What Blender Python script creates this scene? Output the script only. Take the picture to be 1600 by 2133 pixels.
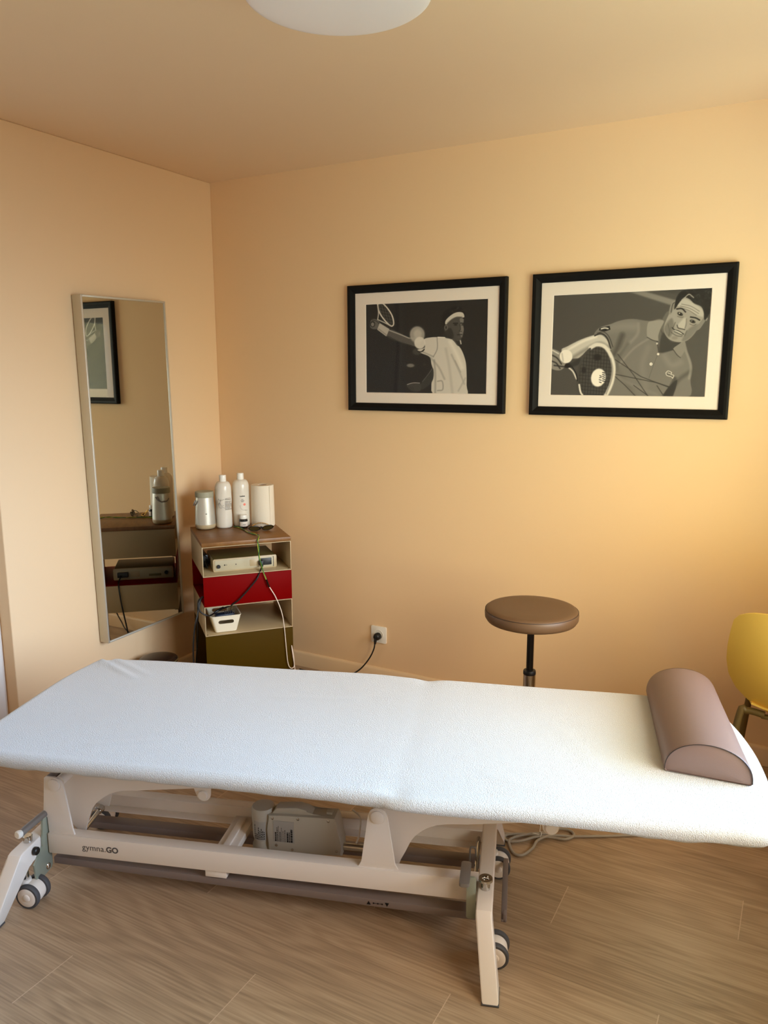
import bpy, bmesh, math, random
import numpy as np
from mathutils import Vector, Matrix, Euler
random.seed(7)
S = bpy.context.scene
for o in list(bpy.data.objects): bpy.data.objects.remove(o)
COL = S.collection
PI = math.pi

# ------------------------------------------------------------------ camera, world, light, exposure
cd = bpy.data.cameras.new('camera'); cam = bpy.data.objects.new('camera', cd); COL.objects.link(cam)
S.camera = cam
cd.sensor_fit = 'HORIZONTAL'; cd.sensor_width = 36.0
cd.lens = 1614.79 * 36.0 / 1600.0
cd.clip_start = 0.02
PITCH, YAW, ROLL = 0.1807, -0.5022, -0.0023
fw = Vector((math.sin(YAW)*math.cos(PITCH), math.cos(YAW)*math.cos(PITCH), -math.sin(PITCH)))
rt = Vector((math.cos(YAW), -math.sin(YAW), 0)); up = rt.cross(fw)
r2 = rt*math.cos(ROLL) + up*math.sin(ROLL); u2 = -rt*math.sin(ROLL) + up*math.cos(ROLL)
Mc = Matrix((r2, u2, -fw)).transposed().to_4x4(); Mc.translation = Vector((2.7921, -3.2504, 1.5579))
cam.matrix_world = Mc

EXPOSURE = -0.04
# sky seen through the window: colours fitted to light the room, one row per side (towards -y, straight out, towards +y), rising from ground to high sky
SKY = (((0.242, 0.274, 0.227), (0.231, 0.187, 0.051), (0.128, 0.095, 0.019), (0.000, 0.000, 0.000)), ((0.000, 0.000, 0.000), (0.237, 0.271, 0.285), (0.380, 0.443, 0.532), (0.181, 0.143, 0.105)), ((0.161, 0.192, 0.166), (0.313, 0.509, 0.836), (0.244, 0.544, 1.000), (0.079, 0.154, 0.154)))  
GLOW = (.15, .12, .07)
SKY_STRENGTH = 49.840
WY0, WY1, WZ0, WZ1 = -2.30, -0.55, 0.62, 2.06      # the window opening in the right wall
RX = 3.15                                           # right wall
FY = -4.3                                           # wall behind the camera

S.view_settings.view_transform = 'Standard'; S.view_settings.look = 'None'
S.view_settings.exposure = EXPOSURE; S.view_settings.gamma = 1.0
S.view_settings.use_curve_mapping = False
S.render.engine = 'CYCLES'
S.cycles.max_bounces = 14; S.cycles.diffuse_bounces = 10; S.cycles.glossy_bounces = 6
S.cycles.transparent_max_bounces = 12; S.cycles.transmission_bounces = 8
S.cycles.sample_clamp_indirect = 12.0
S.cycles.caustics_reflective = False; S.cycles.caustics_refractive = False

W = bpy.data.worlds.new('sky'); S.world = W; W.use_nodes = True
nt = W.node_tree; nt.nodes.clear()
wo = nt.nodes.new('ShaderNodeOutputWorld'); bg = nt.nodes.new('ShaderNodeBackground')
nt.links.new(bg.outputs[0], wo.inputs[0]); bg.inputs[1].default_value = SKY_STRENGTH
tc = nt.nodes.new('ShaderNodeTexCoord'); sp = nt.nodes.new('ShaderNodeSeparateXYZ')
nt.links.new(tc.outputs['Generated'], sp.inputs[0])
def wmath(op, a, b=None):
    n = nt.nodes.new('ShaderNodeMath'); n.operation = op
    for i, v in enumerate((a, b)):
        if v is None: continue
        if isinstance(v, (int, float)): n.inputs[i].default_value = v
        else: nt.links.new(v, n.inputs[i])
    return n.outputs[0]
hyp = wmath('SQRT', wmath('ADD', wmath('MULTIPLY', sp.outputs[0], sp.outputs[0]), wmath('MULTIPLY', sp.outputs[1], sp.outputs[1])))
side = wmath('DIVIDE', sp.outputs[1], wmath('MAXIMUM', hyp, 1e-4))        # -1 .. 1 from the -y side to the +y side
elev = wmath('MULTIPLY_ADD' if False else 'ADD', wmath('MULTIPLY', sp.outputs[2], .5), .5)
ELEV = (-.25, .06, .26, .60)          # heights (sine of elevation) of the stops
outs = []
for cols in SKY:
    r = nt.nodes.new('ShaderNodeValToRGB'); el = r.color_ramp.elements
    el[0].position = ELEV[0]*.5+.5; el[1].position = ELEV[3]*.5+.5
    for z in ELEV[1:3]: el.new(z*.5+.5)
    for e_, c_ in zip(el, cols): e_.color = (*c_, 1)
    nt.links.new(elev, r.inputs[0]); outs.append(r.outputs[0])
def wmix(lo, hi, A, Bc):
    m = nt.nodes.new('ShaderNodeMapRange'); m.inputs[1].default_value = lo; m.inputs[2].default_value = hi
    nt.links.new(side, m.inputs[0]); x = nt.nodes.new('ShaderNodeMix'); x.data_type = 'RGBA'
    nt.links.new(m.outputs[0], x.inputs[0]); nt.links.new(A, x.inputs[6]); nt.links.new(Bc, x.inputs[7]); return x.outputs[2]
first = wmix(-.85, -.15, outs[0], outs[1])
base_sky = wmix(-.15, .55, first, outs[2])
# warm bright patch added to the sky to hint at the stool's shadow
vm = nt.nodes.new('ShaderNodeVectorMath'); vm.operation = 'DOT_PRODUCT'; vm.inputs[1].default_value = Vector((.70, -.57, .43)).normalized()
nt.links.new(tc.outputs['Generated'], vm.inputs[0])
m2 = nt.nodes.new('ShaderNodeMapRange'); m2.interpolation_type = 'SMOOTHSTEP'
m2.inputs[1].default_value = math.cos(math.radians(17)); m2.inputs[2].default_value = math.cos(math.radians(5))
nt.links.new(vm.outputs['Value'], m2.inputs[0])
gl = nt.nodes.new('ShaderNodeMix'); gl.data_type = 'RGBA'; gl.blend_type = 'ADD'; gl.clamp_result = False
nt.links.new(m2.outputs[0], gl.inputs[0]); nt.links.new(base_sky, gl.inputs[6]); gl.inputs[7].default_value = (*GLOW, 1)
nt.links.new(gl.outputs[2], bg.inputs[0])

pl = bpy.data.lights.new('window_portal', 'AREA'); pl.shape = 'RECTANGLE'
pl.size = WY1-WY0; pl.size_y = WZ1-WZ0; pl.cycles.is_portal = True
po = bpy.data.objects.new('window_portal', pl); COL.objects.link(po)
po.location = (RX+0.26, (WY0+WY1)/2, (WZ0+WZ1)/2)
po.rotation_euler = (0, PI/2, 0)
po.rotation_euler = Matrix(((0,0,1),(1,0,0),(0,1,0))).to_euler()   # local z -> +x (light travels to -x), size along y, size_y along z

# ------------------------------------------------------------------ helpers
def empty(name, loc=(0,0,0), rz=0.0):
    o = bpy.data.objects.new(name, None); COL.objects.link(o)
    o.empty_display_size = 0.05
    o.location = loc; o.rotation_euler = (0, 0, rz); return o
def tag(o, label, cat, group=None, kind=None):
    o['label'] = label; o['category'] = cat
    if group: o['group'] = group
    if kind: o['kind'] = kind
    return o
def obj(name, bm, mat, parent=None, smooth=35, label=None, kind=None):
    me = bpy.data.meshes.new(name)
    bmesh.ops.recalc_face_normals(bm, faces=bm.faces)
    bm.to_mesh(me); bm.free()
    for m in (mat if isinstance(mat, (list, tuple)) else [mat]): me.materials.append(m)
    if smooth:
        me.polygons.foreach_set('use_smooth', [True]*len(me.polygons))
        me.set_sharp_from_angle(angle=math.radians(smooth))
    o = bpy.data.objects.new(name, me); COL.objects.link(o)
    if parent: o.parent = parent
    if label: o['label'] = label
    if kind: o['kind'] = kind
    return o
def B(): return bmesh.new()
def bx(bm, x0, x1, y0, y1, z0, z1, bev=0.0, seg=2, M=None):
    m = Matrix.Translation(((x0+x1)/2, (y0+y1)/2, (z0+z1)/2)) @ Matrix.Diagonal((abs(x1-x0), abs(y1-y0), abs(z1-z0), 1))
    r = bmesh.ops.create_cube(bm, size=1.0, matrix=m)
    vs = r['verts']
    if bev > 0:
        es = list({e for v in vs for e in v.link_edges})
        rr = bmesh.ops.bevel(bm, geom=es, offset=bev, segments=seg, affect='EDGES', profile=0.5)
        vs = list({v for f in rr['faces'] for v in f.verts} | {v for v in vs if v.is_valid})
    if M is not None: bmesh.ops.transform(bm, matrix=M, verts=vs)
    return bm
def prism(bm, pts, a, b, plane='xz', bev=0.0):
    """extrude a 2D outline; plane 'xz' extrudes along y, 'yz' along x, 'xy' along z"""
    def P(p, t):
        return {'xz': (p[0], t, p[1]), 'yz': (t, p[0], p[1]), 'xy': (p[0], p[1], t)}[plane]
    A = [bm.verts.new(P(p, a)) for p in pts]; Bv = [bm.verts.new(P(p, b)) for p in pts]
    n = len(pts); es = []
    f1 = bm.faces.new(A); f2 = bm.faces.new(list(reversed(Bv)))
    for i in range(n):
        bm.faces.new((A[i], A[(i+1) % n], Bv[(i+1) % n], Bv[i]))
    if bev > 0:
        es = list(set(f1.edges) | set(f2.edges))
        bmesh.ops.bevel(bm, geom=es, offset=bev, segments=2, affect='EDGES', profile=0.5)
    return bm
def catmull(P, n=8, closed=False):
    P = [Vector(p) for p in P]; out = []
    N = len(P); rng = range(N if closed else N-1)
    for i in rng:
        p0 = P[(i-1) % N] if (closed or i > 0) else P[0]*2-P[1]
        p1 = P[i]; p2 = P[(i+1) % N]
        p3 = P[(i+2) % N] if (closed or i+2 < N) else P[-1]*2-P[-2]
        for k in range(n):
            t = k/n
            out.append(0.5*((2*p1)+(-p0+p2)*t+(2*p0-5*p1+4*p2-p3)*t*t+(-p0+3*p1-3*p2+p3)*t**3))
    if not closed: out.append(P[-1])
    return out
def tube(bm, pts, r, seg=12, closed=False, smooth=8):
    P = catmull(pts, smooth, closed) if smooth else [Vector(p) for p in pts]
    n = len(P); rings = []
    prev = None
    for i, p in enumerate(P):
        a = P[(i-1) % n] if (closed or i > 0) else P[0]
        b = P[(i+1) % n] if (closed or i < n-1) else P[-1]
        t = (b-a).normalized()
        if prev is None:
            nn = t.orthogonal().normalized()
        else:
            nn = (prev - t*prev.dot(t))
            nn = nn.normalized() if nn.length > 1e-6 else t.orthogonal().normalized()
        prev = nn; bb = t.cross(nn)
        rad = r[min(i*len(r)//n, len(r)-1)] if isinstance(r, (list, tuple)) else r
        rings.append([bm.verts.new(p + nn*math.cos(2*PI*k/seg)*rad + bb*math.sin(2*PI*k/seg)*rad) for k in range(seg)])
    m = n if closed else n-1
    for i in range(m):
        A, Bq = rings[i], rings[(i+1) % n]
        for k in range(seg): bm.faces.new((A[k], A[(k+1) % seg], Bq[(k+1) % seg], Bq[k]))
    if not closed:
        bm.faces.new(rings[0]); bm.faces.new(list(reversed(rings[-1])))
    return bm
def lathe(bm, prof, seg=48, M=None, cap=True):
    rings = []; M = M or Matrix.Identity(4)
    for r, z in prof:
        if r < 1e-5: rings.append([bm.verts.new(M @ Vector((0, 0, z)))])
        else: rings.append([bm.verts.new(M @ Vector((r*math.cos(2*PI*k/seg), r*math.sin(2*PI*k/seg), z))) for k in range(seg)])
    for A, Bq in zip(rings, rings[1:]):
        for k in range(seg):
            k2 = (k+1) % seg
            a = [A[0]] if len(A) == 1 else [A[k], A[k2]]
            b = [Bq[0]] if len(Bq) == 1 else [Bq[k2], Bq[k]]
            f = a + b
            if len(f) > 2: bm.faces.new(f)
    if cap:
        if len(rings[0]) > 1: bm.faces.new(rings[0])
        if len(rings[-1]) > 1: bm.faces.new(list(reversed(rings[-1])))
    return bm
def along(p, d):
    """matrix that puts local z along d at p"""
    d = Vector(d).normalized()
    return Matrix.Translation(p) @ d.to_track_quat('Z', 'Y').to_matrix().to_4x4()
def cyl(bm, p0, p1, r, seg=24, bev=0.0):
    p0, p1 = Vector(p0), Vector(p1); L = (p1-p0).length
    b = bev
    prof = [(r-b, 0), (r, b), (r, L-b), (r-b, L)] if b > 0 else [(r, 0), (r, L)]
    return lathe(bm, prof, seg, along(p0, p1-p0))
def patch(bm, M, r, a0, a1, z0, z1, n=10):
    """a curved sticker patch on a cylinder of radius r"""
    A = [[bm.verts.new(M @ Vector((r*math.cos(a0+(a1-a0)*i/n), r*math.sin(a0+(a1-a0)*i/n), z))) for i in range(n+1)] for z in (z0, z1)]
    for i in range(n): bm.faces.new((A[0][i], A[0][i+1], A[1][i+1], A[1][i]))
    return bm
def rrect(x0, x1, y0, y1, r, n=6):
    out = []
    for cx, cy, a in ((x1-r, y0+r, -PI/2), (x1-r, y1-r, 0), (x0+r, y1-r, PI/2), (x0+r, y0+r, PI)):
        for k in range(n+1):
            t = a + (PI/2)*k/n; out.append((cx+r*math.cos(t), cy+r*math.sin(t)))
    return out
def lin(c):
    return tuple((x/12.92 if x <= .04045 else ((x+.055)/1.055)**2.4) for x in c)
def mat(name, col, rough=.5, metal=0.0, spec=.5, bump=0.0, bscale=200, var=0.0, vscale=6, coat=0.0, trans=0.0, sheen=0.0, bdist=0.001, linear=False):
    m = bpy.data.materials.new(name); m.use_nodes = True; n = m.node_tree.nodes; L = m.node_tree.links
    p = n['Principled BSDF']
    c = col if linear else lin(col)
    p.inputs['Base Color'].default_value = (*c, 1)
    p.inputs['Roughness'].default_value = rough; p.inputs['Metallic'].default_value = metal
    p.inputs['Specular IOR Level'].default_value = spec
    p.inputs['Coat Weight'].default_value = coat; p.inputs['Transmission Weight'].default_value = trans
    p.inputs['Sheen Weight'].default_value = sheen
    t = n.new('ShaderNodeTexCoord')
    if bump > 0:
        nz = n.new('ShaderNodeTexNoise'); nz.inputs['Scale'].default_value = bscale; nz.inputs['Detail'].default_value = 3
        b = n.new('ShaderNodeBump'); b.inputs['Strength'].default_value = bump; b.inputs['Distance'].default_value = bdist
        L.new(t.outputs['Object'], nz.inputs['Vector']); L.new(nz.outputs['Fac'], b.inputs['Height']); L.new(b.outputs[0], p.inputs['Normal'])
    if var > 0:
        nz = n.new('ShaderNodeTexNoise'); nz.inputs['Scale'].default_value = vscale; nz.inputs['Detail'].default_value = 4
        L.new(t.outputs['Object'], nz.inputs['Vector'])
        mx = n.new('ShaderNodeMix'); mx.data_type = 'RGBA'
        mx.inputs[6].default_value = (*[v*(1-var) for v in c], 1); mx.inputs[7].default_value = (*[min(1, v*(1+var)) for v in c], 1)
        L.new(nz.outputs['Fac'], mx.inputs[0]); L.new(mx.outputs[2], p.inputs['Base Color'])
    return m

# ------------------------------------------------------------------ materials
M = {}
M['wall'] = mat('wall_paint', (.795, .575, .345), .85, spec=.2, bump=.15, bscale=260, linear=True)
M['ceil'] = mat('ceiling_paint', (.795, .61, .41), .9, spec=.2, bump=.1, bscale=200, linear=True)
M['base'] = mat('baseboard_paint', (.80, .60, .37), .5, spec=.4, bump=.05, linear=True)
M['door'] = mat('door_white', (.90, .88, .85), .4, bump=.03)
M['terry'] = mat('terry_cloth', (.665, .68, .665), .95, spec=.1, bump=1.0, bscale=420, bdist=.003, sheen=.3, linear=True)
M['enamel'] = mat('cream_enamel', (.94, .91, .87), .38, bump=.03, bscale=400)
M['enamel2'] = mat('motor_plastic', (.72, .70, .64), .55, bump=.1, bscale=500)
M['chrome'] = mat('chrome', (.80, .79, .77), .12, metal=1, bump=.01)
M['alu'] = mat('brushed_alu', (.80, .79, .76), .3, metal=1, bump=.05, bscale=600)
M['silver'] = mat('satin_silver', (.80, .78, .72), .48, metal=.6, bump=.04, bscale=700)
M['taupe_metal'] = mat('taupe_bar', (.50, .45, .43), .45, bump=.05)
M['greymetal'] = mat('grey_lever', (.52, .50, .48), .4, metal=.3, bump=.08, bscale=300)
M['zinc'] = mat('zinc_plate', (.66, .70, .64), .4, metal=.45, var=.08, vscale=30)
M['rubber'] = mat('grey_rubber', (.30, .30, .31), .65, bump=.05)
M['black'] = mat('black_plastic', (.025, .025, .028), .45, bump=.05)
M['blackgloss'] = mat('black_gloss', (.03, .03, .03), .22, bump=.02)
M['frame'] = mat('black_wood_frame', (.035, .03, .025), .6, spec=.2, bump=.08, bscale=120)
M['mat_board'] = mat('mat_board', (.91, .865, .82), .9, bump=.05)
M['leather'] = mat('taupe_leather', (.49, .405, .38), .43, bump=.35, bscale=420, bdist=.0006)
M['leather2'] = mat('brown_leather', (.39, .285, .185), .5, bump=.3, bscale=420, bdist=.0006)
M['seam'] = mat('dark_seam', (.16, .12, .11), .7, bump=.05)
M['yellow'] = mat('mustard_plastic', (.88, .74, .33), .45, bump=.04)
M['olive'] = mat('olive_tube', (.40, .33, .16), .5, bump=.05)
M['shelfcream'] = mat('cream_panel', (.74, .66, .51), .42, bump=.03)
M['shelfred'] = mat('red_panel', (.46, .0, .0), .55, spec=.06, bump=.03)
M['shelfgreen'] = mat('dark_olive_panel', (.30, .22, .02), .55, spec=.06, bump=.03)
M['shelfdark'] = mat('dark_red_side', (.10, .03, .035), .4, bump=.03)
M['shelfblack'] = mat('black_side', (.03, .035, .05), .4, bump=.03)
M['white'] = mat('white_plastic', (.93, .92, .88), .35, bump=.03)
M['whitegloss'] = mat('white_gloss', (.88, .85, .79), .2, bump=.02)
M['basket'] = mat('basket_plastic', (.93, .90, .80), .5, bump=.04)
M['paper'] = mat('paper_towel', (.90, .86, .78), .95, spec=.1, bump=.5, bscale=160, bdist=.001)
M['device'] = mat('device_beige', (.74, .70, .58), .5, bump=.06)
M['device_top'] = mat('device_lid', (.42, .36, .18), .5, bump=.05)
M['ink'] = mat('print_ink', (.10, .10, .10), .7, bump=.02)
M['inkgrey'] = mat('print_ink_grey', (.33, .31, .30), .7, bump=.02)
M['pink'] = mat('pink_seal', (.93, .50, .42), .6, bump=.02)
M['sticker'] = mat('label_sticker', (.66, .65, .62), .5, bump=.03)
M['cord_grey'] = mat('grey_cord', (.66, .63, .58), .5, bump=.05)
M['cord_white'] = mat('white_cord', (.93, .88, .82), .45, bump=.03)
M['cord_green'] = mat('green_cord', (.16, .42, .22), .45, bump=.03)
M['cord_yellow'] = mat('yellow_cord', (.66, .70, .16), .45, bump=.03)
M['amber'] = mat('dark_amber', (.10, .05, .03), .15, bump=.02)
M['blue'] = mat('dark_blue', (.10, .16, .26), .45, bump=.05)
M['bin'] = mat('brown_lid', (.20, .13, .09), .25, bump=.03)
M['lampshade'] = mat('opal_shade', (.92, .90, .90), .45, bump=.02)
M['mirror'] = mat('mirror_silver', (.80, .80, .77), .015, metal=1.0)
M['gold'] = mat('gold_bead', (.85, .68, .35), .2, metal=1)
M['lens'] = mat('dark_lens', (.34, .28, .14), .15, bump=.0)

def glass_mat(name, fac_min=.0):
    m = bpy.data.materials.new(name); m.use_nodes = True; n = m.node_tree.nodes; L = m.node_tree.links
    n.remove(n['Principled BSDF'])
    t = n.new('ShaderNodeBsdfTransparent'); g = n.new('ShaderNodeBsdfGlossy'); g.inputs['Roughness'].default_value = .02
    lw = n.new('ShaderNodeLayerWeight'); lw.inputs[0].default_value = .5
    pw = n.new('ShaderNodeMath'); pw.operation = 'POWER'; L.new(lw.outputs['Facing'], pw.inputs[0]); pw.inputs[1].default_value = 4.0
    f = n.new('ShaderNodeMath'); f.operation = 'MULTIPLY_ADD'; L.new(pw.outputs[0], f.inputs[0]); f.inputs[1].default_value = .4; f.inputs[2].default_value = .004
    x = n.new('ShaderNodeMixShader'); L.new(f.outputs[0], x.inputs[0]); L.new(t.outputs[0], x.inputs[1]); L.new(g.outputs[0], x.inputs[2])
    L.new(x.outputs[0], n['Material Output'].inputs[0]); return m
M['glass'] = glass_mat('clear_glass')

def wood_mat(name, cA, cB, cC, gx, gy, joints=None, rough=.45, ring=1.0):
    """wood with grain along local x; joints = (plank length, plank width, x0, y0, shift)"""
    m = bpy.data.materials.new(name); m.use_nodes = True; n = m.node_tree.nodes; L = m.node_tree.links
    p = n['Principled BSDF']; p.inputs['Roughness'].default_value = rough
    t = n.new('ShaderNodeTexCoord'); s = n.new('ShaderNodeSeparateXYZ'); L.new(t.outputs['Object'], s.inputs[0])
    def math_(op, a, b=None, c=None):
        q = n.new('ShaderNodeMath'); q.operation = op
        for i, v in enumerate((a, b, c)):
            if v is None: continue
            if isinstance(v, (int, float)): q.inputs[i].default_value = v
            else: L.new(v, q.inputs[i])
        return q.outputs[0]
    x, y = s.outputs[0], s.outputs[1]
    if joints:
        PL, PW, X0, Y0, SH = joints
        row = math_('FLOOR', math_('DIVIDE', math_('SUBTRACT', y, Y0), PW))
        fy = math_('FRACT', math_('DIVIDE', math_('SUBTRACT', y, Y0), PW))
        xs = math_('DIVIDE', math_('SUBTRACT', math_('SUBTRACT', x, X0), math_('MULTIPLY', row, SH)), PL)
        colm = math_('FLOOR', xs); fx = math_('FRACT', xs)
        wn = n.new('ShaderNodeTexWhiteNoise'); wn.noise_dimensions = '2D'
        cv = n.new('ShaderNodeCombineXYZ'); L.new(row, cv.inputs[0]); L.new(colm, cv.inputs[1]); L.new(cv.outputs[0], wn.inputs['Vector'])
        rnd = wn.outputs['Value']
        ox = math_('MULTIPLY_ADD', rnd, 17.0, x); oy = math_('MULTIPLY_ADD', rnd, 7.0, y)
    else:
        ox, oy, rnd = x, y, None
    cv = n.new('ShaderNodeCombineXYZ'); L.new(math_('MULTIPLY', ox, gx), cv.inputs[0]); L.new(math_('MULTIPLY', oy, gy), cv.inputs[1])
    L.new(s.outputs[2], cv.inputs[2])
    n1 = n.new('ShaderNodeTexNoise'); n1.inputs['Scale'].default_value = 1.0; n1.inputs['Detail'].default_value = 2.0; n1.inputs['Distortion'].default_value = .35
    L.new(cv.outputs[0], n1.inputs['Vector'])
    rings = math_('MULTIPLY_ADD', math_('SINE', math_('MULTIPLY', n1.outputs['Fac'], 62.0*ring)), .5, .5)
    cv2 = n.new('ShaderNodeCombineXYZ'); L.new(math_('MULTIPLY', ox, gx*3.2), cv2.inputs[0]); L.new(math_('MULTIPLY', oy, gy*26), cv2.inputs[1])
    n2 = n.new('ShaderNodeTexNoise'); n2.inputs['Scale'].default_value = 1.0; n2.inputs['Detail'].default_value = 5
    L.new(cv2.outputs[0], n2.inputs['Vector'])
    cv3 = n.new('ShaderNodeCombineXYZ'); L.new(math_('MULTIPLY', ox, gx*.8), cv3.inputs[0]); L.new(math_('MULTIPLY', oy, gy*.8), cv3.inputs[1])
    n3 = n.new('ShaderNodeTexNoise'); n3.inputs['Scale'].default_value = 1.0; n3.inputs['Detail'].default_value = 3
    L.new(cv3.outputs[0], n3.inputs['Vector'])
    f = math_('ADD', math_('MULTIPLY', rings, .12), math_('ADD', math_('MULTIPLY', n2.outputs['Fac'], .75), math_('MULTIPLY', n3.outputs['Fac'], .35)))
    f = math_('SUBTRACT', f, .14)
    if rnd is not None: f = math_('ADD', f, math_('MULTIPLY_ADD', rnd, .10, -.05))
    c = n.new('ShaderNodeValToRGB'); e = c.color_ramp.elements
    e[0].position = .22; e[0].color = (*lin(cA), 1); e[1].position = .78; e[1].color = (*lin(cC), 1)
    k = e.new(.5); k.color = (*lin(cB), 1)
    L.new(f, c.inputs[0]); colr = c.outputs[0]
    if joints:
        j1 = math_('LESS_THAN', fx, .0018); j2 = math_('LESS_THAN', fy, .007)
        mx = n.new('ShaderNodeMix'); mx.data_type = 'RGBA'; L.new(math_('MULTIPLY', j1, .7), mx.inputs[0]); L.new(colr, mx.inputs[6]); mx.inputs[7].default_value = (*lin((.86, .76, .66)), 1)
        mx2 = n.new('ShaderNodeMix'); mx2.data_type = 'RGBA'; L.new(math_('MULTIPLY', j2, .28), mx2.inputs[0]); L.new(mx.outputs[2], mx2.inputs[6]); mx2.inputs[7].default_value = (*lin((.35, .27, .21)), 1)
        colr = mx2.outputs[2]
    L.new(colr, p.inputs['Base Color'])
    b = n.new('ShaderNodeBump'); b.inputs['Strength'].default_value = .12; b.inputs['Distance'].default_value = .001
    L.new(n2.outputs['Fac'], b.inputs['Height']); L.new(b.outputs[0], p.inputs['Normal'])
    return m
M['floor'] = wood_mat('oak_laminate', (.56, .47, .38), (.69, .59, .48), (.78, .68, .565), 1.1, 6.5, (1.28, .185, 1.634, -2.035, .476), .42)
M['walnut'] = wood_mat('walnut_board', (.40, .25, .09), (.50, .33, .14), (.58, .41, .20), 6, 40, None, .42, .3)

# ------------------------------------------------------------------ room shell
T = .12
def struct(name, bm, m, label=None, smooth=0):
    o = obj(name, bm, m, smooth=smooth); o['kind'] = 'structure'
    if label: o['label'] = label
    return o
struct('floor', bx(B(), -.5, RX+.3, FY-T, T, -.1, 0), M['floor'], 'oak-look plank floor')
struct('ceiling', bx(B(), -.5, RX+.3, FY-T, T, 2.5, 2.6), M['ceil'], 'plain peach-painted ceiling')
struct('wall_back', bx(B(), -T, RX+.3, 0, T, 0, 2.5), M['wall'], 'peach wall carrying the two framed photographs')
struct('wall_left', bx(B(), -.4, 0, -1.328, 0, 0, 2.5, .004), M['wall'], 'peach wall carrying the long mirror')
# recessed stretch of the left wall with a white door next to the corner
bm = B(); bx(bm, -.4, -.077, -1.40, -1.328, 2.12, 2.5); bx(bm, -.4, -.077, -2.36, -1.328, 2.12, 2.5); bx(bm, -.4, -.077, FY, -2.36, 0, 2.5)
struct('wall_left_recess', bm, M['wall'], 'recessed stretch of the peach left wall')
dr = empty('door_1', (0, 0, 0)); dr['kind'] = 'structure'; dr['label'] = 'white door in the recess at the left edge'
bm = B(); bx(bm, -.16, -.066, -1.405, -1.330, 0, 2.12, .004); bx(bm, -.16, -.066, -2.36, -2.29, 0, 2.12, .004); bx(bm, -.16, -.066, -2.29, -1.405, 2.05, 2.12, .004)
obj('door_frame', bm, M['door'], dr)
bm = B(); bx(bm, -.14, -.10, -2.287, -1.409, .005, 2.048, .003)
bx(bm, -.10, -.096, -2.18, -1.52, .15, .95, .004); bx(bm, -.10, -.096, -2.18, -1.52, 1.1, 1.95, .004)
dl = obj('door_leaf', bm, M['door'], dr)
bm = B(); tube(bm, [(-.10, -2.22, 1.02), (-.05, -2.22, 1.02), (-.045, -2.17, 1.02), (-.045, -2.10, 1.02)], .008); obj('door_handle', bm, M['alu'], dl)
struct('wall_front', bx(B(), -.5, RX+.3, FY-T, FY, 0, 2.5), M['wall'], 'peach wall behind the camera')
bm = B(); XW = RX+.25
bx(bm, RX, XW, FY, T, 0, WZ0); bx(bm, RX, XW, FY, T, WZ1, 2.5); bx(bm, RX, XW, FY, WY0, WZ0, WZ1); bx(bm, RX, XW, WY1, T, WZ0, WZ1)
struct('wall_right', bm, M['wall'], 'peach wall with the window')
# window in the right wall
wn = empty('window_1', (0, 0, 0)); wn['kind'] = 'structure'; wn['label'] = 'wide window in the right wall'
bm = B(); fx0, fx1 = RX+.14, RX+.20; fr = .055
bx(bm, fx0, fx1, WY0, WY1, WZ0, WZ0+fr, .004); bx(bm, fx0, fx1, WY0, WY1, WZ1-fr, WZ1, .004)
for y in (WY0+fr/2, (WY0+WY1)/2, WY1-fr/2): bx(bm, fx0, fx1, y-fr/2, y+fr/2, WZ0+fr, WZ1-fr, .004)
obj('window_frame', bm, M['door'], wn)
bm = B(); bx(bm, RX+.168, RX+.172, WY0+fr, WY1-fr, WZ0+fr, WZ1-fr); obj('window_pane', bm, M['glass'], wn, smooth=0)
bm = B(); bx(bm, RX-.03, RX+.14, WY0-.0, WY1+.0, WZ0-.001, WZ0+.018, .004); obj('window_sill', bm, M['door'], wn)
def baseboard(name, pts_fn, label):
    bm = B(); prof = [(0, 0), (.014, 0), (.014, .068), (.010, .077), (.004, .08), (0, .08)]
    pts_fn(bm, prof); struct(name, bm, M['base'], label, smooth=50)
def bb_back(bm, prof): prism(bm, [(-p[0]-.0005, p[1]+.0005) for p in prof], .015, RX-.001, 'yz')
def bb_left(bm, prof):
    A = [(p[0]+.0005, p[1]+.0005) for p in prof]; prism(bm, A, -1.328, -.0005, 'xz')
baseboard('baseboard_back', bb_back, 'low peach skirting along the back wall')
baseboard('baseboard_left', bb_left, 'low peach skirting along the left wall')

# ------------------------------------------------------------------ ceiling lamp
lp = tag(empty('ceiling_lamp', (1.752, -1.572, 2.5)), 'round white opal dome lamp, switched off, on the ceiling', 'lamp')
lathe(bm := B(), [(.185, 0), (.19, -.004), (.19, -.03), (.18, -.034)], 64); obj('lamp_base', bm, M['white'], lp)
prof = [(.20, -.022), (.214, -.035), (.222, -.058), (.2225, -.078), (.217, -.092)]
for k in range(1, 9): a = k/8*PI/2; prof.append((.217*math.cos(a)**.8 if k < 8 else 0, -.092-.012*math.sin(a)))
lathe(bm := B(), prof, 96); obj('lamp_shade', bm, M['lampshade'], lp, smooth=60)

# ------------------------------------------------------------------ mirror on the left wall
mi = tag(empty('wall_mirror', (0.002, -.646, .334)), 'tall frameless-looking mirror in a thin silver frame on the left wall', 'mirror')
mi.rotation_euler = (math.radians(.8), 0, .006)
y0, y1, H = -.2475, .2475, 1.545
bm = B(); th = .055; w = .009
bx(bm, .0005, th, y0, y0+w, 0, H, .0015); bx(bm, .0005, th, y1-w, y1, 0, H, .0015)
bx(bm, .0005, th, y0+w, y1-w, 0, w, .0015); bx(bm, .0005, th, y0+w, y1-w, H-w, H, .0015)
obj('mirror_frame', bm, M['silver'], mi)
bm = B(); bx(bm, .006, th-.004, y0+w, y1-w, w, H-w); obj('mirror_glass', bm, M['mirror'], mi, smooth=0)

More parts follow.
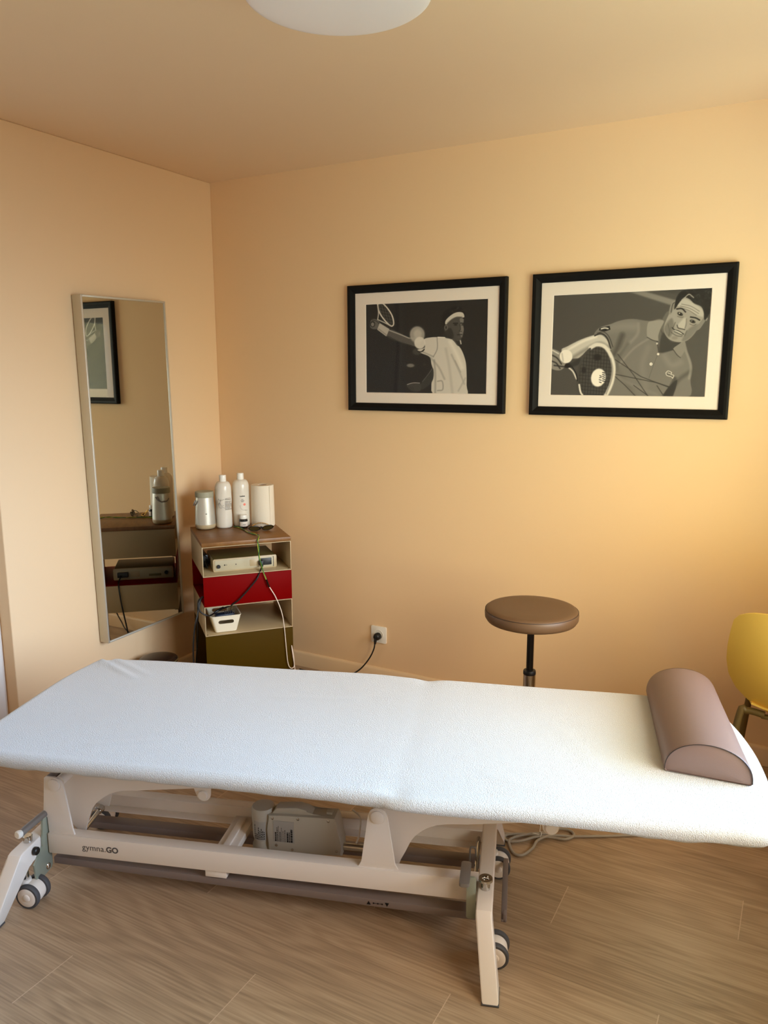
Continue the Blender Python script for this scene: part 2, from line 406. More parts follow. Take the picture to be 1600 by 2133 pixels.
# ------------------------------------------------------------------ framed photographs
def homog(src, dst):
    A = []; b = []
    for (x, y), (u, v) in zip(src, dst):
        A.append([x, y, 1, 0, 0, 0, -u*x, -u*y]); b.append(u)
        A.append([0, 0, 0, x, y, 1, -v*x, -v*y]); b.append(v)
    h = np.linalg.solve(np.array(A, float), np.array(b, float)); return np.append(h, 1).reshape(3, 3)
class Canvas:
    """a small grey-scale painting held as vertex colours of a flat sheet of paper"""
    def __init__(s, nx, nz, corners, base):
        s.nx, s.nz = nx, nz
        a, b = np.meshgrid(np.linspace(0, 1, nx), np.linspace(0, 1, nz))
        Hm = homog([(0, 1), (1, 1), (1, 0), (0, 0)], corners)
        w = Hm[2, 0]*a+Hm[2, 1]*b+1
        s.X = (Hm[0, 0]*a+Hm[0, 1]*b+Hm[0, 2])/w; s.Y = (Hm[1, 0]*a+Hm[1, 1]*b+Hm[1, 2])/w
        s.C = np.full(a.shape, base, float)
    def seg(s, p, q):
        px, py = p; qx, qy = q; dx, dy = qx-px, qy-py; L = dx*dx+dy*dy+1e-9
        t = np.clip(((s.X-px)*dx+(s.Y-py)*dy)/L, 0, 1)
        return np.hypot(s.X-px-t*dx, s.Y-py-t*dy)
    def put(s, al, g): s.C = s.C*(1-al)+g*al
    def poly(s, P, g, soft=5, a=1.0, curve=True, only=None):
        if curve: P = [(v.x, v.y) for v in catmull([(x, y, 0) for x, y in P], 4, True)]
        inside = np.zeros(s.X.shape, bool); D = np.full(s.X.shape, 1e9)
        n = len(P)
        for i in range(n):
            (x1, y1), (x2, y2) = P[i], P[(i+1) % n]
            D = np.minimum(D, s.seg(P[i], P[(i+1) % n]))
            c = ((y1 > s.Y) != (y2 > s.Y)) & (s.X < (x2-x1)*(s.Y-y1)/((y2-y1) if y2 != y1 else 1e-9)+x1)
            inside ^= c
        sd = np.where(inside, D, -D)
        al = np.clip(sd/soft+.5, 0, 1)*a
        if only is not None: al = al*only
        s.put(al, g); return al
    def line(s, P, w, g, soft=3, a=1.0, curve=True, only=None):
        if curve and len(P) > 2: P = [(v.x, v.y) for v in catmull([(x, y, 0) for x, y in P], 5)]
        D = np.full(s.X.shape, 1e9)
        for i in range(len(P)-1): D = np.minimum(D, s.seg(P[i], P[i+1]))
        al = np.clip((w/2-D)/soft+.5, 0, 1)*a
        if only is not None: al = al*only
        s.put(al, g)
    def ell(s, cx, cy, rx, ry, g, soft=6, a=1.0, rot=0, only=None):
        c, d = math.cos(rot), math.sin(rot); dx, dy = s.X-cx, s.Y-cy
        u, v = (dx*c+dy*d)/rx, (-dx*d+dy*c)/ry
        r = np.hypot(u, v); al = np.clip((1-r)*min(rx, ry)/soft+.5, 0, 1)*a
        if only is not None: al = al*only
        s.put(al, g); return al
    def mesh(s, name, x0, x1, z0, z1, y, parent, material):
        nx, nz = s.nx, s.nz
        xs, zs = np.meshgrid(np.linspace(x0, x1, nx), np.linspace(z0, z1, nz))
        co = np.stack([xs, np.full_like(xs, y), zs], -1).reshape(-1, 3)
        i = np.arange(nx*nz).reshape(nz, nx)
        F = np.stack([i[:-1, :-1], i[:-1, 1:], i[1:, 1:], i[1:, :-1]], -1).reshape(-1, 4)
        me = bpy.data.meshes.new(name); me.from_pydata(co.tolist(), [], F.tolist())
        at = me.color_attributes.new('tone', 'FLOAT_COLOR', 'POINT')
        g = np.clip(s.C-.15*np.clip((.90-s.C)/.5, 0, 1), 0, 1).reshape(-1); g = np.where(g <= .04045, g/12.92, ((g+.055)/1.055)**2.4)
        at.data.foreach_set('color', np.stack([g, g*.93, g*.82, np.ones_like(g)], -1).astype(np.float32).ravel())
        me.materials.append(material)
        o = bpy.data.objects.new(name, me); COL.objects.link(o); o.parent = parent; return o
pm = bpy.data.materials.new('photo_print'); pm.use_nodes = True
_a = pm.node_tree.nodes.new('ShaderNodeAttribute'); _a.attribute_name = 'tone'
pm.node_tree.links.new(_a.outputs['Color'], pm.node_tree.nodes['Principled BSDF'].inputs['Base Color'])
pm.node_tree.nodes['Principled BSDF'].inputs['Roughness'].default_value = .6

def picture(x0, x1, mx0, mx1, px0, px1, label, canvas):
    cx, cz = (x0+x1)/2, 1.66
    e = tag(empty('picture_frame', (cx, 0, 1.37)), label, 'picture', 'framed tennis photographs on the back wall')
    X = lambda v: v-cx
    Z0, Z1, MZ0, MZ1, PZ0, PZ1 = 0, .578, .034, .544, .085, .490
    # moulding: profile swept round the rectangle with mitred corners
    prof = [(0, -.001), (0, -.024), (.006, -.027), (.016, -.0265), (.024, -.022), (.034, -.018), (.036, -.014), (.036, -.001)]
    cs = [(X(x0), Z0, 1, 1), (X(x1), Z0, -1, 1), (X(x1), Z1, -1, -1), (X(x0), Z1, 1, -1)]
    bm = B(); R = []
    for (a, z, sx, sz) in cs: R.append([bm.verts.new((a+sx*p[0], p[1], z+sz*p[0])) for p in prof])
    n = len(prof)
    for i in range(4):
        for k in range(n): bm.faces.new((R[i][k], R[(i+1) % 4][k], R[(i+1) % 4][(k+1) % n], R[i][(k+1) % n]))
    obj('frame', bm, M['frame'], e, smooth=25)
    bm = B()   # mat board with a window cut out, bevelled white core
    o1 = [(X(x0)+.03, Z0+.03), (X(x1)-.03, Z0+.03), (X(x1)-.03, Z1-.03), (X(x0)+.03, Z1-.03)]
    i1 = [(X(px0)-.002, PZ0-.002), (X(px1)+.002, PZ0-.002), (X(px1)+.002, PZ1+.002), (X(px0)-.002, PZ1+.002)]
    i2 = [(X(px0), PZ0), (X(px1), PZ0), (X(px1), PZ1), (X(px0), PZ1)]
    V = [[bm.verts.new((p[0], yy, p[1])) for p in ring] for ring, yy in ((o1, -.008), (o1, -.010), (i1, -.010), (i2, -.008))]
    for A, Bq in zip(V, V[1:]):
        for k in range(4): bm.faces.new((A[k], A[(k+1) % 4], Bq[(k+1) % 4], Bq[k]))
    obj('mat_board', bm, M['mat_board'], e, smooth=0)
    canvas.mesh('photo_print', X(px0)-.003, X(px1)+.003, PZ0-.003, PZ1+.003, -.0078, e, pm)
    bm = B(); bx(bm, X(x0)+.033, X(x1)-.033, -.0135, -.0120, Z0+.033, Z1-.033); obj('glazing', bm, M['glass'], e, smooth=0)
    bm = B(); bx(bm, X(x0)+.01, X(x1)-.01, -.0072, -.001, Z0+.01, Z1-.01); obj('backing_board', bm, M['black'], e, smooth=0)
    return e

# --- first photograph: player in a white shirt, racket arm stretched behind
c = Canvas(360, 250, [(258, 322), (1330, 258), (1313, 1088), (270, 1090)], .25)
c.put(np.clip((c.Y-600)/1400, 0, .12), .30)
c.line([(532, 300), (545, 700), (525, 1095)], 26, .13, 18, .8, False); c.line([(566, 300), (575, 700), (555, 1095)], 26, .31, 24, .5, False)
c.line([(1080, 300), (1090, 1095)], 10, .22, 20, .4, False)
# racket
ring = [(364, 322), (400, 310), (448, 352), (492, 420), (506, 486), (488, 510), (448, 482), (400, 425), (374, 375)]
al = c.poly(ring, .30, 4)
for k in range(9):
    c.line([(350+k*22, 300), (400+k*22, 520)], 3, .62, 3, .6, False, al); c.line([(350, 300+k*26), (520, 330+k*26)], 3, .62, 3, .6, False, al)
c.line(ring+[ring[0]], 11, .86, 4); c.line([(366, 330), (372, 400), (366, 455)], 9, .80, 4); c.line([(366, 455), (420, 478), (480, 508)], 9, .80, 4)
# hand, wrist band, arm
c.poly([(298, 498), (310, 458), (345, 450), (382, 478), (372, 530), (335, 540), (305, 528)], .50, 6)
c.ell(322, 495, 22, 26, .28, 5); c.ell(322, 497, 14, 17, .60, 4); c.line([(318, 460), (352, 466), (378, 490)], 5, .28, 4)
c.poly([(470, 540), (540, 560), (640, 606), (720, 606), (735, 690), (640, 668), (540, 642), (445, 596)], .46, 8)
c.line([(470, 548), (560, 580), (640, 612)], 9, .78, 6, .8); c.line([(640, 612), (700, 612)], 7, .7, 5, .8); c.line([(460, 600), (560, 648), (690, 690)], 8, .30, 8, .8)
c.poly([(384, 484), (470, 536), (442, 600), (362, 542)], .76, 5, curve=False); c.line([(376, 536), (440, 584)], 8, .62, 8)
# blurred ball and elbow
c.ell(712, 580, 66, 72, .72, 16, .9); c.ell(716, 575, 34, 40, .80, 20, .6)
c.ell(710, 728, 38, 30, .42, 14, .8)
# shirt
sh = c.poly([(770, 622), (830, 603), (888, 600), (950, 600), (1005, 612), (1058, 662), (1092, 700), (1122, 770), (1138, 850), (1141, 1010), (1130, 1100), (856, 1100), (850, 900), (835, 830), (820, 772), (742, 738), (715, 712), (778, 690)], .82, 5)
for P, g, w in (([(884, 604), (886, 700), (852, 772)], .55, 7), ([(830, 780), (900, 860), (950, 960)], .66, 14), ([(1000, 640), (1060, 760), (1100, 860)], .90, 30), ([(890, 980), (930, 980), (935, 1050), (890, 1060)], .58, 9), ([(1010, 750), (1080, 900), (1120, 1000)], .68, 12), ([(960, 700), (990, 850), (1020, 1090)], .74, 20), ([(860, 800), (870, 920), (870, 1080)], .62, 14), ([(1040, 800), (1090, 900)], .66, 8), ([(1130, 950), (1070, 1060)], .70, 12), ([(750, 725), (850, 768)], .60, 10)):
    c.line(P, w, g, w, .7, True, sh)
c.ell(735, 652, 48, 52, .86, 10, .95); c.poly([(705, 715), (745, 725), (775, 700), (770, 720), (735, 735)], .2, 5)
# other arm, low
c.poly([(755, 985), (800, 930), (848, 865), (852, 960), (800, 1030), (745, 1050)], .34, 8); c.line([(760, 985), (810, 920), (845, 870)], 5, .55, 5, .7)
c.poly([(622, 1015), (665, 998), (735, 1000), (750, 1030), (735, 1068), (660, 1065)], .38, 6); c.line([(628, 1012), (680, 997), (735, 998)], 5, .75, 4)
for k in range(3): c.line([(640+k*16, 1030), (655+k*16, 1062)], 4, .22, 4, .8)
c.ell(655, 848, 34, 16, .60, 9, .9); c.ell(778, 838, 14, 10, .36, 8, .7)
# neck and head
c.poly([(950, 585), (1085, 600), (1095, 655), (1062, 672), (1020, 620), (960, 606)], .30, 5)
c.poly([(948, 500), (975, 455), (1040, 425), (1108, 415), (1118, 450), (1112, 500), (1118, 535), (1105, 560), (1100, 600), (1075, 632), (1040, 622), (1000, 590), (960, 575), (948, 540)], .42, 5)
c.poly([(1080, 440), (1114, 440), (1108, 490), (1116, 535), (1100, 600), (1080, 560), (1090, 500)], .60, 8, .8)
c.poly([(948, 560), (1000, 520), (1030, 590), (1000, 606), (960, 590)], .27, 12, .8)
c.poly([(935, 500), (928, 430), (940, 385), (985, 345), (1040, 332), (1100, 348), (1130, 380), (1128, 415), (1112, 440), (1090, 395), (1030, 395), (975, 450), (960, 490), (950, 505)], .12, 7)
random.seed(3)
for k in range(26): x, y = random.uniform(945, 1120), random.uniform(345, 400); c.line([(x, y), (x+8, y-8), (x+14, y+2)], 4, .45, 3, .6)
c.poly([(958, 455), (1005, 408), (1060, 382), (1108, 388), (1118, 428), (1062, 420), (1010, 445), (960, 490)], .80, 5); c.line([(970, 476), (1030, 432), (1100, 420)], 6, .55, 5, .7)
c.ell(962, 515, 16, 24, .50, 5); c.ell(962, 516, 7, 13, .28, 4)
c.line([(1025, 480), (1062, 478)], 8, .12, 4); c.ell(1045, 492, 14, 6, .2, 4); c.line([(1090, 476), (1116, 480)], 8, .12, 4); c.ell(1104, 492, 9, 5, .2, 4)
c.line([(1080, 490), (1088, 530), (1075, 545), (1098, 548)], 5, .28, 4); c.line([(1060, 578), (1100, 576)], 6, .18, 4); c.line([(1062, 600), (1092, 598)], 5, .5, 5, .5)
c.line([(1086, 628), (1092, 655)], 10, .8, 5); c.line([(890, 600), (950, 602)], 6, .92, 4); c.line([(1000, 615), (1030, 620), (1062, 668)], 5, .5, 4)
picture(.825, 1.615, .865, 1.573, .918, 1.525, 'black-framed photograph of a tennis player in white with headband, nearer the corner', c)

# --- second photograph: player in a polo shirt leaning into a shot
c = Canvas(360, 250, [(243, 290), (1343, 228), (1291, 977), (221, 975)], .43)
c.put(np.clip((1343-c.X)/4000, 0, .3), .40)
c.poly([(760, 262), (860, 256), (1090, 320), (1110, 370)], .62, 14, .8, False)
c.poly([(940, 250), (1120, 236), (1140, 290)], .40, 14, .9, False)
# forearm and hand
c.poly([(300, 668), (340, 640), (440, 590), (540, 558), (600, 560), (630, 610), (640, 660), (560, 640), (470, 680), (390, 740), (350, 750)], .80, 8)
c.line([(380, 715), (470, 660), (560, 618), (620, 640)], 26, .60, 20, .8); c.line([(350, 660), (450, 604), (540, 572)], 16, .90, 12, .8)
c.poly([(330, 735), (430, 720), (440, 745), (380, 780), (335, 775)], .30, 10, .8)
# polo shirt
polo = [(525, 560), (560, 512), (640, 485), (700, 462), (790, 448), (905, 462), (1000, 455), (1050, 600), (1150, 620), (1172, 670), (1203, 765), (1190, 860), (1150, 985), (640, 985), (600, 985), (650, 860), (665, 740), (640, 650), (612, 590), (575, 560)]
sh = c.poly(polo, .55, 5)
for P, g, w, a in (([(600, 520), (700, 500), (800, 500)], .62, 60, .6), ([(720, 560), (690, 640), (665, 690)], .42, 36, .8), ([(830, 480), (820, 560), (700, 680)], .62, 20, .7), ([(905, 580), (800, 650), (700, 760)], .62, 14, .7), ([(760, 620), (700, 700), (680, 800)], .46, 24, .6),
                   ([(900, 640), (860, 760), (880, 900)], .60, 40, .5), ([(1010, 700), (1060, 760), (1120, 740)], .62, 40, .5), ([(1085, 850), (1040, 930), (1000, 980)], .38, 20, .8), ([(1190, 800), (1100, 870), (1040, 980)], .44, 26, .7), ([(680, 780), (760, 900), (820, 980)], .50, 30, .5), ([(1150, 640), (1190, 760), (1180, 850)], .66, 14, .6), ([(700, 850), (800, 900), (960, 960)], .60, 20, .5)):
    c.line(P, w, g, w*.8, a, True, sh)
c.poly([(1000, 970), (1040, 910), (1100, 860), (1060, 985), (990, 990)], .30, 8, .85)
for P in ([(690, 690), (800, 830), (900, 975)], [(670, 725), (850, 840), (1040, 910)], [(670, 825), (800, 850), (960, 880), (1040, 905)], [(670, 840), (740, 900), (815, 975)], [(960, 900), (1000, 960)], [(800, 900), (900, 970)]):
    c.line(P, 5, .30, 4, .85, False, sh)
# cuff
c.line([(530, 565), (575, 550), (615, 580), (640, 650)], 9, .30, 4); c.line([(548, 548), (590, 538), (628, 570), (655, 640)], 6, .38, 4)
c.poly([(565, 512), (632, 498), (638, 522), (600, 535), (560, 528)], .15, 5, 1, False); c.line([(575, 518), (600, 512), (622, 516)], 9, .85, 4)
# neck
c.poly([(975, 500), (1000, 440), (1050, 400), (1145, 590), (1120, 620), (1060, 660), (975, 672), (965, 600)], .50, 6)
c.poly([(1000, 540), (1060, 600), (1140, 590), (1110, 630), (1040, 665), (975, 668)], .34, 14, .8); c.line([(985, 520), (1000, 560), (1010, 620)], 7, .40, 6, .7)
# collar
c.poly([(895, 480), (930, 462), (1005, 458), (985, 510), (968, 560), (966, 600), (930, 590), (892, 570)], .64, 4); c.line([(892, 572), (930, 592), (966, 600)], 5, .34, 4)
c.poly([(1070, 650), (1120, 610), (1145, 585), (1158, 640), (1120, 708), (1098, 690)], .60, 4); c.line([(1070, 652), (1098, 690), (1120, 708)], 5, .34, 4)
c.line([(975, 672), (1070, 655)], 6, .36, 4); c.line([(960, 600), (972, 670)], 8, .40, 5)
c.line([(972, 672), (940, 750), (905, 850)], 3, .42, 4, .6)
c.ell(968, 686, 8, 8, .88, 3); c.ell(919, 754, 10, 10, .93, 3); c.ell(919, 754, 3, 3, .4, 2); c.ell(960, 614, 6, 7, .8, 3)
# embroidered reptile emblem on the chest
c.poly([(1022, 812), (1035, 800), (1055, 806), (1062, 820), (1076, 832), (1066, 850), (1046, 838), (1024, 830)], .50, 3)
for P in ([(1022, 812), (1034, 800), (1052, 804), (1062, 812)], [(1022, 812), (1026, 828), (1046, 836)], [(1062, 812), (1056, 822), (1076, 830), (1068, 848)], [(1046, 836), (1056, 838), (1068, 848)], [(1034, 812), (1050, 818)]):
    c.line(P, 4, .88, 2.5)
# head
c.poly([(1048, 400), (1068, 360), (1085, 320), (1150, 290), (1230, 320), (1300, 380), (1300, 440), (1262, 480), (1240, 500), (1220, 540), (1170, 590), (1110, 604), (1050, 588), (1018, 555), (1005, 510), (1020, 460)], .66, 5)
c.poly([(1090, 350), (1150, 310), (1230, 350), (1290, 400), (1270, 430), (1200, 400), (1130, 365)], .76, 12, .8)
c.poly([(1010, 500), (1060, 440), (1075, 500), (1050, 570), (1018, 545)], .52, 14, .8); c.poly([(1180, 510), (1250, 480), (1215, 545), (1165, 590), (1130, 590)], .54, 14, .8)
c.poly([(1040, 405), (1055, 345), (1078, 320), (1088, 325), (1078, 365), (1056, 412)], .60, 4); c.line([(1056, 400), (1066, 350), (1078, 335)], 5, .36, 4)
c.poly([(1232, 520), (1240, 490), (1282, 435), (1300, 440), (1270, 490), (1250, 515)], .58, 4)
hair = c.poly([(1078, 372), (1090, 310), (1120, 262), (1180, 240), (1260, 232), (1345, 226), (1340, 300), (1330, 380), (1305, 430), (1285, 450), (1280, 400), (1262, 360), (1215, 340), (1180, 308), (1145, 300), (1115, 330), (1085, 375)], .24, 7)
random.seed(5)
for k in range(90):
    x, y = random.uniform(1085, 1330), random.uniform(235, 430)
    c.line([(x, y), (x+random.uniform(6, 16), y-8), (x+22, y+random.uniform(4, 12))], 4, random.choice((.10, .14, .40, .50)), 4, .7, True, hair)
c.line([(1150, 300), (1180, 278), (1210, 300)], 7, .75, 5, .8); c.line([(1305, 440), (1298, 455)], 5, .7, 4)
for P in ([(1128, 345), (1190, 358), (1250, 392)], [(1120, 358), (1185, 374), (1245, 408)], [(1125, 372), (1180, 388), (1230, 420)]): c.line(P, 4, .46, 4, .8)
c.line([(1095, 378), (1130, 376), (1155, 398)], 9, .22, 4); c.line([(1190, 432), (1225, 438), (1252, 452)], 9, .22, 4)
c.ell(1118, 412, 20, 12, .34, 5, 1, .4); c.ell(1120, 412, 8, 7, .08, 3); c.ell(1114, 408, 4, 3, .85, 2)
c.ell(1204, 462, 20, 11, .34, 5, 1, .35); c.ell(1204, 462, 8, 7, .08, 3); c.ell(1199, 459, 3, 3, .8, 2)
c.line([(1100, 428), (1125, 436), (1140, 432)], 4, .42, 4, .8); c.line([(1185, 480), (1210, 488), (1228, 480)], 4, .42, 4, .8)
c.poly([(1145, 440), (1162, 446), (1158, 480), (1148, 514), (1120, 512), (1100, 494), (1116, 470)], .76, 12, .8); c.line([(1098, 488), (1104, 506), (1124, 512), (1150, 518)], 6, .34, 4); c.line([(1162, 445), (1160, 480), (1152, 508)], 6, .50, 6, .8)
c.line([(1085, 470), (1068, 510)], 6, .46, 5, .8); c.line([(1165, 525), (1150, 560)], 6, .46, 5, .8)
c.line([(1064, 506), (1080, 520), (1108, 528), (1142, 548)], 6, .22, 4); c.line([(1082, 524), (1104, 532), (1128, 545)], 4, .88, 3); c.line([(1078, 532), (1105, 544), (1134, 556)], 5, .36, 5, .8); c.line([(1056, 500), (1050, 520), (1058, 538)], 4, .46, 4, .7)
c.line([(1060, 540), (1095, 560), (1130, 565)], 6, .44, 6, .8); c.ell(1080, 575, 22, 12, .58, 8, .7); c.line([(1035, 480), (1045, 530), (1040, 560)], 5, .44, 5, .7)
# racket
ring = [(500, 650), (545, 625), (600, 640), (645, 700), (665, 780), (655, 870), (620, 950), (580, 990), (450, 990), (418, 930), (414, 850), (428, 760), (460, 690)]
al = c.poly(ring, .40, 6)
for k in range(15):
    c.line([(400+k*20, 620), (380+k*20, 990)], 3, .20, 3, .7, False, al); c.line([(400, 640+k*24), (680, 665+k*24)], 3, .20, 3, .7, False, al)
c.ell(548, 712, 26, 22, .2, 14, .8, 0, al); c.ell(455, 800, 14, 22, .2, 8, .8, 0, al)
c.ell(556, 850, 50, 62, .93, 8, 1, .25)
for k in range(5): c.line([(585, 815+k*14), (600, 819+k*14)], 6, .12, 3)
for k, P in enumerate(([(563, 880), (576, 884)], [(562, 864), (576, 868)], [(564, 850), (576, 848)], [(566, 836), (576, 840)])): c.line(P, 5, .12, 3)
c.line([(500, 648), (545, 626), (600, 640), (642, 700), (662, 780), (652, 870), (620, 950), (590, 995)], 26, .86, 9); c.line([(640, 720), (655, 790), (645, 870), (610, 960)], 8, .60, 6, .8)
c.line([(498, 655), (455, 700), (426, 770), (412, 850), (416, 930), (452, 990)], 14, .40, 6); c.line([(424, 900), (434, 950), (462, 990)], 12, .88, 5)
c.line([(345, 780), (380, 810), (405, 860)], 10, .85, 5); c.line([(372, 775), (400, 820), (412, 870)], 8, .15, 4)
# fist and wrist band
c.poly([(218, 665), (250, 660), (300, 690), (330, 760), (300, 800), (250, 800), (216, 770)], .62, 6)
for P in ([(235, 700), (270, 720), (300, 760)], [(230, 740), (265, 755), (290, 790)], [(250, 770), (330, 780)]): c.line(P, 9, .26, 6, .8)
c.line([(240, 668), (280, 690)], 8, .85, 6); c.ell(345, 772, 22, 14, .14, 5)
c.ell(332, 708, 44, 46, .93, 6); c.line([(304, 690), (312, 740)], 10, .74, 9, .7)
picture(1.728, 2.510, 1.764, 2.476, 1.816, 2.422, 'black-framed photograph of a grimacing tennis player in a polo shirt, right of the other picture', c)

# ------------------------------------------------------------------ treatment table (local x = length, local y = towards the back wall)
BO, BA = (2.178, -1.615, 0), math.radians(18.8)
bed = tag(empty('treatment_table', BO, BA), 'low white-framed electric treatment table with splayed feet and casters', 'treatment table')
VC = .318                                   # centre line of the frame
mv = lambda v: 2*VC - v
E_, C_ = M['enamel'], M['chrome']
# long rails: open channels
for far in (0, 1):
    bm = B(); f = (lambda v: mv(v)) if far else (lambda v: v)
    def q(u0, u1, a, b, z0, z1, bev=.0015):
        a, b = f(a), f(b); bx(bm, u0, u1, min(a, b), max(a, b), z0, z1, bev)
    q(-1.322, -.024, .180, .184, .116, .180); q(-1.322, -.024, .184, .219, .176, .180); q(-1.322, -.024, .184, .219, .116, .120)
    rail = obj('side_rail', bm, E_, bed)
    if not far:
        bm = B(); bx(bm, -.823, -.757, .186, .222, .092, .118, .002); obj('cable_block', bm, E_, rail)
# cross members between the rails
bm = B(); bx(bm, -.812, -.748, .219, .417, .125, .150, .003); bx(bm, -.790, -.770, .23, .40, .150, .158, .002)
obj('cross_member', bm, E_, bed)
# leg frames
def leg(ub, uf, w=.0425, name='leg_frame'):
    bm = B(); n = 0
    prof = [(-.016, 0), (.030, 0), (.108, .126), (.145, .136)]
    out = [(-.016, 0), (.060, .165), (.068, .177), (.085, .182)]
    P = [(-.050, 0, uf), (.012, 0, uf), (.104, .122, ub), (.118, .132, ub), (mv(.118), .132, ub), (mv(.104), .122, ub), (mv(.012), 0, uf), (mv(-.050), 0, uf),
         (mv(.058), .166, ub), (mv(.066), .177, ub), (mv(.080), .181, ub), (.080, .181, ub), (.066, .177, ub), (.058, .166, ub)]
    A = [bm.verts.new((u, v, z)) for v, z, u in P]; Bv = [bm.verts.new((u+w, v, z)) for v, z, u in P]
    f1 = bm.faces.new(A); f2 = bm.faces.new(list(reversed(Bv)))
    for i in range(len(P)): bm.faces.new((A[i], A[(i+1) % len(P)], Bv[(i+1) % len(P)], Bv[i]))
    for v in bm.verts: v.co.z = v.co.z + .004 if v.co.z < .001 else v.co.z
    es = [e for e in set(f1.edges) | set(f2.edges)]
    bmesh.ops.bevel(bm, geom=es, offset=.005, segments=3, affect='EDGES', profile=.5)
    bmesh.ops.triangulate(bm, faces=[f for f in bm.faces if len(f.verts) > 4])
    l = obj(name, bm, E_, bed, smooth=30)
    for far in (0, 1):
        v0, v1 = (-.052, .014) if not far else (mv(.014), mv(-.052))
        bm = B(); bx(bm, uf-.0005, uf+w+.0005, v0, v1, 0, .0045, .001); obj('foot_pad', bm, M['rubber'], l)
    return l
legR = leg(-.0245, 0.0); legL = leg(-1.3755, -1.405)
# chrome spindle collars on the leg frames
bm = B(); cyl(bm, (-.003, .150, .178), (-.003, .150, .203), .0125, 28, .002)
lathe(bm, [(.0165, .203), (.019, .206), (.0185, .2125), (.0105, .2125), (.0105, .206)], 28, Matrix.Translation((-.003, .150, 0)), cap=False); obj('spindle', bm, C_, legR)
bm = B(); cyl(bm, (-1.356, .135, .178), (-1.356, .135, .200), .0135, 28, .002); obj('spindle', bm, C_, legL)
# brake levers and their brackets
bm = B(); prism(bm, [(.112, .118), (.118, .060), (.128, .054), (.192, .058), (.199, .066), (.205, .226), (.196, .240), (.176, .240), (.166, .226), (.160, .150)], -1.3315, -1.3255, 'yz', .001); br = obj('brake_bracket', bm, M['zinc'], bed)
bm = B(); tube(bm, [(-1.332, .196, .240), (-1.335, .160, .240), (-1.340, .110, .238), (-1.343, .088, .235)], .0105, 16); obj('brake_lever', bm, M['greymetal'], bed)
bm = B(); lathe(bm, [(0, -.004), (.010, -.004), (.0118, .002), (.0118, .008), (.009, .011), (0, .012)], 20, along((-1.3435, .086, .2365), (-.25, -1, .1))); obj('lever_tip', bm, M['white'], bed)
bm = B(); cyl(bm, (-1.3325, .125, .158), (-1.318, .125, .158), .012, 20, .003); obj('lock_knob', bm, M['black'], bed)
bm = B(); lathe(bm, [(0, -.011), (.007, -.009), (.0105, -.004), (.0105, .004), (.007, .009), (0, .011)], 18, Matrix.Translation((-1.330, .176, .074))); obj('bar_end_ball', bm, C_, bed)
bm = B(); prism(bm, rrect(-.053, -.0275, .098, .222, .006), .131, .137, 'xz', .001); bx(bm, -.053, -.048, .137, .176, .15, .20, .001); obj('brake_bracket', bm, M['zinc'], bed)
bm = B(); prism(bm, rrect(-.071, -.044, .092, .192, .006), .218, .228, 'xy', .002); obj('brake_lever', bm, M['greymetal'], bed)
bm = B(); cyl(bm, (-.036, .150, .120), (-.0255, .150, .120), .012, 20); obj('lock_knob', bm, M['black'], bed)
# foot control bars under the rails
for far in (0, 1):
    bm = B()
    P0, P1 = ((-1.325, .206), (-.03, .172)) if not far else ((-1.325, mv(.195)), (-.03, mv(.195)))
    d = .042 if not far else -.042
    pts = [(P0[0], P0[1]), (P1[0], P1[1]), (P1[0], P1[1]+d), (P0[0], P0[1]+d)]
    prism(bm, pts, .062, .086, 'xy', .003)
    fb = obj('foot_control_bar', bm, M['taupe_metal'], bed)
    if not far:
        th = math.atan2(P1[1]-P0[1], P1[0]-P0[0])
        bm = B(); bm2 = B()
        def onbar(u, z, off=.0008):
            k = (u-P0[0])/(P1[0]-P0[0]); return (u, P0[1]+(P1[1]-P0[1])*k-off, z)
        prism_pts = lambda pts: [bm.faces.new([bm.verts.new(onbar(u, z)) for u, z in pts])]
        for u, s in ((-.331, 1), (-.278, -1)):
            prism_pts([(u-.006, .074-.006*s), (u+.006, .074-.006*s), (u, .074+.006*s)])
        prism_pts([(-.318, .0733), (-.291, .0733), (-.291, .0747), (-.318, .0747)])
        for u in (-.317, -.3045, -.292): prism_pts([(u+.0026*math.cos(a), .074+.0026*math.sin(a)) for a in np.linspace(0, 2*PI, 9)[:-1]])
        bmesh.ops.solidify(bm, geom=bm.faces[:], thickness=.0004)
        obj('arrow_marks', bm, M['ink'], fb, smooth=0, label='black up and down arrow marks')
bm = B(); bx(bm, .040, .056, .178, .458, .062, .070, .002); bx(bm, .046, .054, .178, .20, .062, .086, .001); obj('cross_bar', bm, M['taupe_metal'], bed)
bm = B(); tube(bm, [(-1.262, .37, .150), (-1.250, .262, .150)], .0075, 14, smooth=0); obj('spindle_rod', bm, C_, bed)
bm = B(); lathe(bm, [(.012, -.008), (.013, 0), (.013, .012), (.009, .014)], 16, along((-1.263, .378, .150), (-.1, -1, 0))); obj('rod_collar', bm, C_, bed)
for u in (-1.315, -.035):
    bm = B(); cyl(bm, (u+.0, .219, .155), (u+.0, .417, .155), .006, 12); obj('brake_rod', bm, C_, bed)
bm = B(); tube(bm, [(-.054, .30, .19), (-.046, .30, .20), (-.038, .30, .19), (-.038, .30, .12), (-.046, .30, .11), (-.054, .30, .12)], .0028, 10, True); obj('brake_hook', bm, M['greymetal'], bed)
